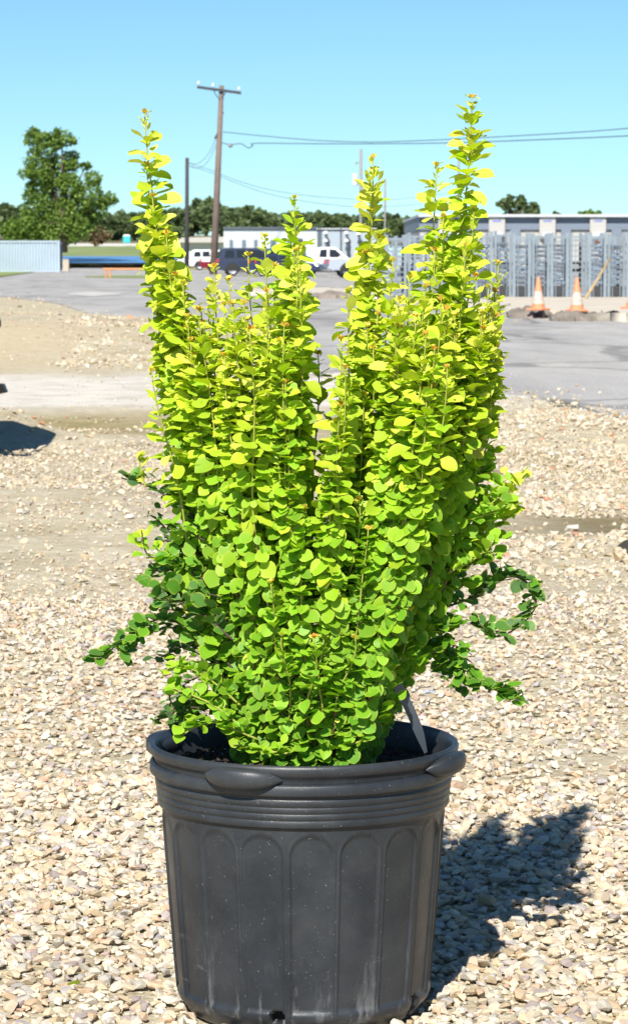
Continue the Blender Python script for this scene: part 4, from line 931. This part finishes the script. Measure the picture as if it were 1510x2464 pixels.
# warehouse
Y = 240; o0 = at(1350, 622, Y); o0.z = -.28; t = thing('warehouse', o0, 'long grey warehouse with cream dock panels behind the racks', 'warehouse')
a, b = rel(bbox(1008, 2000, 521, 552, Y, 40), o0); MB().box(a, b).build('upper_wall', M['fascia'], t)
a, b = rel(bbox(1009, 1999, 552, 630, Y+.25, 39), o0); MB().box(a, b).build('lower_wall', M['cream'], t)
a, b = rel(bbox(1006, 2002, 515, 521.2, Y-.6, 42), o0); MB().box(a, b).build('roof', M['roof_edge'], t)
for k in range(10):
    x = 1100+k*121.5-46; a, b = rel(bbox(x, x+39, 522, 568, Y-.35, .5), o0); pn = MB().box(a, b).build('dock_panel', M['cream'], t)
    for j, (w0, w1, y0, y1) in enumerate(((9, 30, 531, 532.8), (11, 15, 529, 531), (17, 22, 529.4, 531), (24, 28, 528.6, 531))):
        a, b = rel(bbox(x+w0, x+w1, y0, y1, Y-.37, .03), o0); MB().box(a, b).build('lettering', M['logo'], pn)
    a, b = rel(bbox(x+6, x+33, 558, 568, Y-.9, .5), o0); MB().box(a, b).build('dock_canopy', M['roof_edge'], pn)
    a, b = rel(bbox(x+52, x+76, 549, 600, Y-.1, .3), o0); MB().box(a, b).build('dock_door', M['fascia'], t)
m = MB(); ribs(m, 1010, 1700, 522, 552, Y, 110, o0); m.build('wall_ribs', M['fascia'], t)
# shipping container left
M['cont'] = simple('pale blue container steel', (.36, .44, .51), .5, .2, var=.08, scale=.5)
Y = 232; o0 = at(60, 648, Y); o0.z = -.26; t = thing('shipping_container', o0, 'pale blue corrugated shipping container at the left edge', 'container')
zt = at(60, 580, Y).z-o0.z; x0 = at(-230, 600, Y).x-o0.x; x1 = at(141, 600, Y).x-o0.x; prof = []
n = 52; W_ = x1-x0
for k in range(n):
    xa = x0+W_*k/n
    for u, dd in ((0, 0), (.3, 0), (.42, .09), (.8, .09), (.92, 0)): prof.append((xa+W_/n*u, dd))
V = [(x, y, .18) for x, y in prof]+[(x, y, zt-.08) for x, y in prof]; q = len(prof)
mesh_obj('side_wall', V, [(i, i+1, q+i+1, q+i) for i in range(q-1)], M['cont'], t)
MB().box((x0, .1, .18), (x1, 2.5, zt-.02)).build('shell', M['cont'], t)
for zz in (.02, zt-.1): MB().box((x0, -.03, zz), (x1+.02, .06, zz+.15)).build('rail', M['cont'], t)
for xx in (x0, x1): MB().box((xx-.09, -.04, .0), (xx+.09, .12, zt+.05)).build('corner_post', M['cont'], t)
for k in range(4): x = x1+.1; MB().tube([(x, .4+k*.55, .3), (x, .4+k*.55, zt-.2)], .03, 6).build('lock_rod', M['galv'], t)
MB().box((x1+.02, .15, .1), (x1+.07, 2.45, zt-.05)).build('end_door', simple('darker container end', (.26, .34, .42), .5), t)
o = MB().box((-.35, -.4, 0), (.35, .4, 1.0)).build('concrete_block', simple('tan block', (.42, .37, .30), .9)); o.location = at(156, 640, 245); o.location.z = -.25; tag(o, 'small tan block beside the end of the blue container', 'block')
# portable toilet
o0 = at(305, 584, 405); t = thing('portable_toilet', o0, 'small turquoise portable toilet beyond the grass bank', 'portable toilet'); M['teal'] = simple('turquoise plastic', (.05, .42, .45), .4)
MB().box((-.5, -.5, 0), (.5, .5, .95)).build('cabin', M['teal'], t, bevel=.03); MB().add([(-.54, -.54, .95), (.54, -.54, .95), (.54, .54, .95), (-.54, .54, .95), (-.3, -.35, 1.15), (.3, -.35, 1.15), (.3, .35, 1.15), (-.3, .35, 1.15)], [(0, 1, 5, 4), (1, 2, 6, 5), (2, 3, 7, 6), (3, 0, 4, 7), (4, 5, 6, 7), (3, 2, 1, 0)]).build('roof', M['white'], t)
MB().box((-.36, -.53, .05), (.36, -.5, .9)).build('door', M['teal'], t)

# ------------------------------------------------------------------ utility poles and lines
M['pole'] = simple('weathered brown pole', (.17, .125, .105), .85, var=.2, scale=2); M['pole_dark'] = simple('creosote dark pole', (.05, .047, .05), .85); M['pole_grey'] = simple('grey pole', (.24, .235, .23), .8); M['wire'] = simple('dark cable', (.05, .06, .08), .6); M['insul'] = simple('white porcelain', (.7, .7, .72), .3)
YP = 205
f0 = at(513, 652, YP); f0.z = -.28; tp = at(533, 205, YP); t = thing('utility_pole', f0, 'tall brown wooden utility pole with a crossarm', 'utility pole')
MB().tube([(0, 0, 0), (tp-f0)*.5, tp-f0], [.27, .22, .165], 14).build('pole', M['pole'], t, smooth=True)
a = at(474, 208.5, YP-.25)-f0; b = at(580, 223, YP-.25)-f0
dirv = (b-a).normalized(); up = Vector((0, 0, 1)); nv = Vector((0, 1, 0)); V = []
for q in (a, b):
    for s1, s2 in ((-1, -1), (1, -1), (1, 1), (-1, 1)): V.append(q+nv*.08*s1+up*.095*s2)
MB().add(V, [(0, 1, 2, 3), (7, 6, 5, 4), (0, 4, 5, 1), (1, 5, 6, 2), (2, 6, 7, 3), (3, 7, 4, 0)]).build('crossarm', M['pole_dark'], t)
for u in (.03, .36, .95):
    q = a.lerp(b, u)+Vector((0, 0, .1)); MB().lathe([(.02, 0), (.03, .08), (.09, .10), (.10, .17), (.06, .22), (.08, .28), (.0, .33)], 10, q).build('insulator', M['insul'], t, smooth=True)
for u, v in ((.36, 237), (.66, 232)):
    q = a.lerp(b, u); e = at(528+(5 if u > .5 else 0), v, YP-.25)-f0; MB().tube([q, q.lerp(e, .5)+Vector((0, 0, -.1)), e], .035, 6).build('brace', M['pole_dark'], t)
q = at(538, 271, YP)-f0; MB().tube([q-Vector((.25, 0, 0)), q], .07, 8).build('bracket', M['pole_dark'], t)
q = at(519, 325, YP)-f0; MB().add([(q.x-.14, -.1+q.y, q.z-.25), (q.x+.12, -.1+q.y, q.z-.22), (q.x+.14, -.1+q.y, q.z+.3), (q.x-.14, .1+q.y, q.z-.25), (q.x+.12, .1+q.y, q.z-.22), (q.x+.14, .1+q.y, q.z+.3)], [(0, 1, 2), (5, 4, 3), (0, 3, 4, 1), (1, 4, 5, 2), (2, 5, 3, 0)]).build('cable_clamp', M['pole_dark'], t)
def pole(px, py0, py1, Y, r, mat, label, arm=None, tr=None):
    f0 = at(px-1, py1, Y); f0.z = -.28; tp = at(px, py0, Y); t = thing('utility_pole', f0, label, 'utility pole')
    MB().tube([(0, 0, 0), (tp-f0)*.6, tp-f0], [r*1.2, r, r*.9], 10).build('pole', mat, t, smooth=True)
    if tr:
        q = at(*tr, Y)-f0; MB().lathe([(.0, .55), (.2, .5), (.22, .4), (.22, -.42), (.18, -.5), (0, -.5)], 16, q).build('transformer', M['insul'], t, smooth=True)
        MB().tube([q+Vector((.2, 0, -.3)), Vector((tp.x-f0.x, 0, q.z-.5))], .05, 6).build('bracket', mat, t)
        q = at(tr[0]+4, tr[1]-40, Y)-f0; MB().lathe([(.0, .12), (.07, .1), (.07, -.1), (0, -.12)], 10, q).build('fuse', M['pole_grey'], t); MB().tube([q, Vector((tp.x-f0.x, 0, q.z+.1))], .03, 6).build('bracket', mat, t)
    return t
pole(450, 379, 640, 222, .15, M['pole_dark'], 'short dark wooden pole left of the tall utility pole')
pole(868, 358, 640, 245, .13, M['pole_grey'], 'grey utility pole with a transformer behind the pickups', tr=(853, 432))
pole(926, 429, 640, 330, .12, M['pole_grey'], 'thin distant grey pole right of the transformer pole')
pole(1103, 383, 640, 300, .13, M['pole_grey'], 'thin grey pole behind the tallest shoot of the shrub')
def wire(pts, label, r=.026, sub=8):
    """cable through (px, py, distance) points"""
    C = [at(*p) for p in pts]; Pp = [C[0]*2-C[1]]+C+[C[-1]*2-C[-2]]; path = []
    for i in range(1, len(Pp)-2):
        for k in range(sub):
            t = k/sub; a, b, c, d = Pp[i-1], Pp[i], Pp[i+1], Pp[i+2]; path.append(.5*((2*b)+(c-a)*t+(2*a-5*b+4*c-d)*t*t+(3*b-a-3*c+d)*t**3))
    path.append(C[-1]); o0 = path[0].copy(); o = MB().tube([p-o0 for p in path], r, 5).build('overhead_cable', M['wire']); o.location = o0
    return tag(o, label, 'cable', 'overhead cables')
wire([(537, 317, 205), (640, 327, 200), (760, 337, 195), (880, 341, 188), (1000, 338, 180), (1150, 331, 172), (1330, 321, 164), (1510, 308, 156), (1900, 270, 140)], 'upper cable running right from the tall utility pole')
wire([(535, 343, 205), (545, 346, 204.5), (556, 348, 204), (566, 346, 203.5), (580, 345, 203), (588, 350, 202.8), (598, 355, 202.5), (608, 350, 202), (616, 344, 201.5), (760, 345, 195), (900, 345, 187), (1080, 343, 178), (1300, 335, 166), (1510, 326, 157), (1900, 305, 142)], 'lower cable with a loop near the tall utility pole', r=.030)
q = at(554, 349, 204); o = MB().lathe([(0, .16), (.12, .14), (.15, 0), (.12, -.14), (0, -.16)], 12).build('cable_box', M['pole_grey'], smooth=True); o.location = q; tag(o, 'small grey splice box hanging on the lower cable', 'cable box')
wire([(455, 391, 222), (470, 394, 219), (490, 383, 213), (507, 360, 208), (519, 333, 205)], 'left slack cable between the dark pole and tall pole', r=.016)
wire([(455, 398, 222), (472, 404, 219), (492, 396, 213), (508, 374, 208), (519, 347, 205)], 'right slack cable between the dark pole and tall pole', r=.016)
wire([(455, 393, 222), (500, 406, 222), (560, 430, 224), (640, 454, 228), (740, 470, 234), (868, 480, 245)], 'upper thin cable from the dark pole to the transformer pole', r=.017)
wire([(455, 398, 222), (500, 412, 222), (560, 436, 224), (640, 464, 228), (740, 485, 234), (868, 499, 245)], 'lower thin cable from the dark pole to the transformer pole', r=.017)
wire([(868, 481, 245), (925, 481, 262), (1000, 474, 282), (1103, 460, 300)], 'upper thin cable right of the transformer pole', r=.015)
wire([(868, 499, 245), (925, 497, 262), (1000, 491, 282), (1103, 478, 300)], 'lower thin cable right of the transformer pole', r=.015)

# ------------------------------------------------------------------ trees
M['bark'] = simple('grey brown bark', (.10, .075, .055), .9, bump=.5, scale=3)
M['crown'] = crown_material('oak foliage', (.075, .145, .025), (.25, .37, .07)); M['wood_far'] = crown_material('distant wood foliage', (.075, .115, .050), (.17, .23, .085)); M['rusty'] = crown_material('rusty dry bush', (.13, .09, .045), (.24, .17, .09))
CLUMP = [(np.array([(-.5, -.35, 0), (.5, -.3, .12), (.42, .38, -.05), (-.4, .42, .15)]), np.array([(0, 1, 2, 3)]))]
def leaf_cloud(lobes, per, size, rnd, shell=.55):
    """leaf-sized faces through ellipsoid lobes: (centre, rx, ry, rz)"""
    P_, S_, T_ = [], [], []
    for (c, rx, ry, rz) in lobes:
        n = max(int(per*(rx*rz)), 30); d = rnd.normal(size=(n, 3)); d /= np.linalg.norm(d, axis=1)[:, None]; rr = shell+(1-shell)*rnd.power(2, n); rr *= rnd.uniform(.85, 1.18, n)
        nzv = 1+.22*np.sin(d[:, 0]*7+c[0])*np.sin(d[:, 2]*6+c[2])
        P_.append(np.array(c[:])+d*(rr*nzv)[:, None]*np.array([rx, ry, rz])); S_.append(rnd.uniform(.6, 1.4, n)*size); T_.append(np.clip(rnd.normal(.5, .22, n)+rnd.normal(0, .12), 0, 1))
    return np.concatenate(P_), np.concatenate(S_), np.concatenate(T_)
def cloud_mesh(name, lobes, per, size, mat, seed, shell=.55):
    rnd = np.random.default_rng(seed); p, s, t_ = leaf_cloud(lobes, per, size, rnd, shell); n = len(p)
    return instance_mesh(name, CLUMP, np.zeros(n, int), p, rotm(rnd.uniform(0, 6.28, n), rnd.normal(0, .7, n), rnd.normal(0, .7, n)), s, mat, {'rnd': t_})
def tree(name, label, px, py1, Y, blobs, leaf, per, mat, seed, tr=.35, cat='tree'):
    rnd = random.Random(seed); f0 = at(px, py1, Y); t = thing(name, f0, label, cat); k = Y/FPX; lobes = []
    for (bx, by, r) in blobs:
        c = at(bx, by, Y)-f0; c.y += rnd.uniform(-.6, .6)*r*k*1.2
        lobes.append((c, r*k, r*k*1.1, r*k*.85))
        for _ in range(6):
            a = rnd.uniform(0, 6.28); q = rnd.uniform(.65, 1.05); e = rnd.uniform(-.8, .9); rs = r*k*rnd.uniform(.30, .5)
            lobes.append((c+Vector((math.cos(a)*r*k*q, math.sin(a)*r*k*q*.9, e*r*k*.8)), rs, rs, rs*.8))
    link('crown', cloud_mesh('crown', lobes, per, leaf, mat, seed), t)
    m = MB(); top = Vector((0, 0, max(l[0].z for l in lobes)*.75)); m.tube([(0, 0, -.3), top*.35, top*.7+Vector((.3, 0, 0)), top], [tr*1.3, tr, tr*.6, tr*.2], 10)
    for (c, *_r) in lobes[::7]: m.tube([top*.3, (top*.3).lerp(c, .55)+Vector((0, 0, .3)), c], [tr*.5, tr*.32, tr*.1], 6)
    m.build('trunk', M['bark'], t, smooth=True); return t
tree('broad_tree', 'large leafy oak-like tree standing behind the blue container', 150, 600, 300, [(80, 330, 24), (150, 332, 26), (112, 350, 34), (95, 400, 36), (150, 395, 36), (105, 440, 42), (165, 445, 30), (205, 400, 12), (225, 430, 22), (215, 470, 34), (262, 478, 20), (175, 500, 44), (95, 500, 44), (235, 505, 26), (130, 545, 52), (70, 545, 36), (190, 545, 36), (30, 555, 32)], .22, 420, M['crown'], 5, .42)
tree('round_tree', 'grey green tree rising behind the warehouse roof', 1245, 560, 330, [(1215, 492, 18), (1245, 488, 20), (1272, 498, 18), (1230, 510, 24), (1268, 515, 26), (1290, 508, 10)], .42, 45, M['wood_far'], 8, .3)
tree('round_tree', 'low light green tree top peeking over the warehouse roof at right', 1415, 560, 320, [(1400, 519, 11), (1416, 516, 12), (1432, 519, 11)], .38, 60, M['crown'], 9, .2)
tree('round_tree', 'tiny dark tree top over the middle of the warehouse roof', 1339, 560, 340, [(1336, 516, 6), (1343, 517, 5)], .35, 60, M['wood_far'], 10, .2)
tree('rusty_bush', 'rusty brown bush beside the large tree', 230, 587, 398, [(215, 566, 16), (238, 560, 17), (255, 570, 13), (230, 575, 16)], .40, 38, M['rusty'], 12, .12, 'bush')
# distant wood
tops = [(-900, 505), (-300, 500), (-100, 496), (0, 492), (22, 490), (45, 503), (70, 520), (160, 520), (210, 512), (260, 508), (300, 506), (350, 510), (400, 505), (425, 496), (455, 490), (478, 480), (500, 480), (525, 492), (560, 496), (600, 500), (640, 508), (680, 514), (720, 511), (760, 508), (800, 510), (840, 515), (880, 518), (930, 516), (960, 520), (1000, 526), (1100, 530), (1300, 528), (1700, 522), (2400, 515)]
lobes = []; r5 = random.Random(3)
for layer, (Y, dp, stp) in enumerate(((480, 16, 19), (520, 8, 17), (570, 0, 16))):
    px = -880
    while px < 2380:
        tpy = np.interp(px, [q[0] for q in tops], [q[1] for q in tops])+dp+r5.uniform(-4, 9); rr = r5.uniform(13, 24); k = Y/FPX
        for _ in range(3): lobes.append((at(px+r5.uniform(-8, 8), tpy+rr*.8+_*15, Y+r5.uniform(-8, 8)), rr*k, rr*k, rr*k*.85))
        for _ in range(3): q = r5.uniform(5, 9); lobes.append((at(px+r5.uniform(-14, 14), tpy+q*.6+r5.uniform(0, 10), Y-4), q*k, q*k, q*k*.9))
        px += stp
w = link('distant_wood', cloud_mesh('distant_wood', lobes, 19, .78, M['wood_far'], 21, .4)); tag(w, 'dark green wood along the horizon behind the buildings', 'wood', kind='stuff')
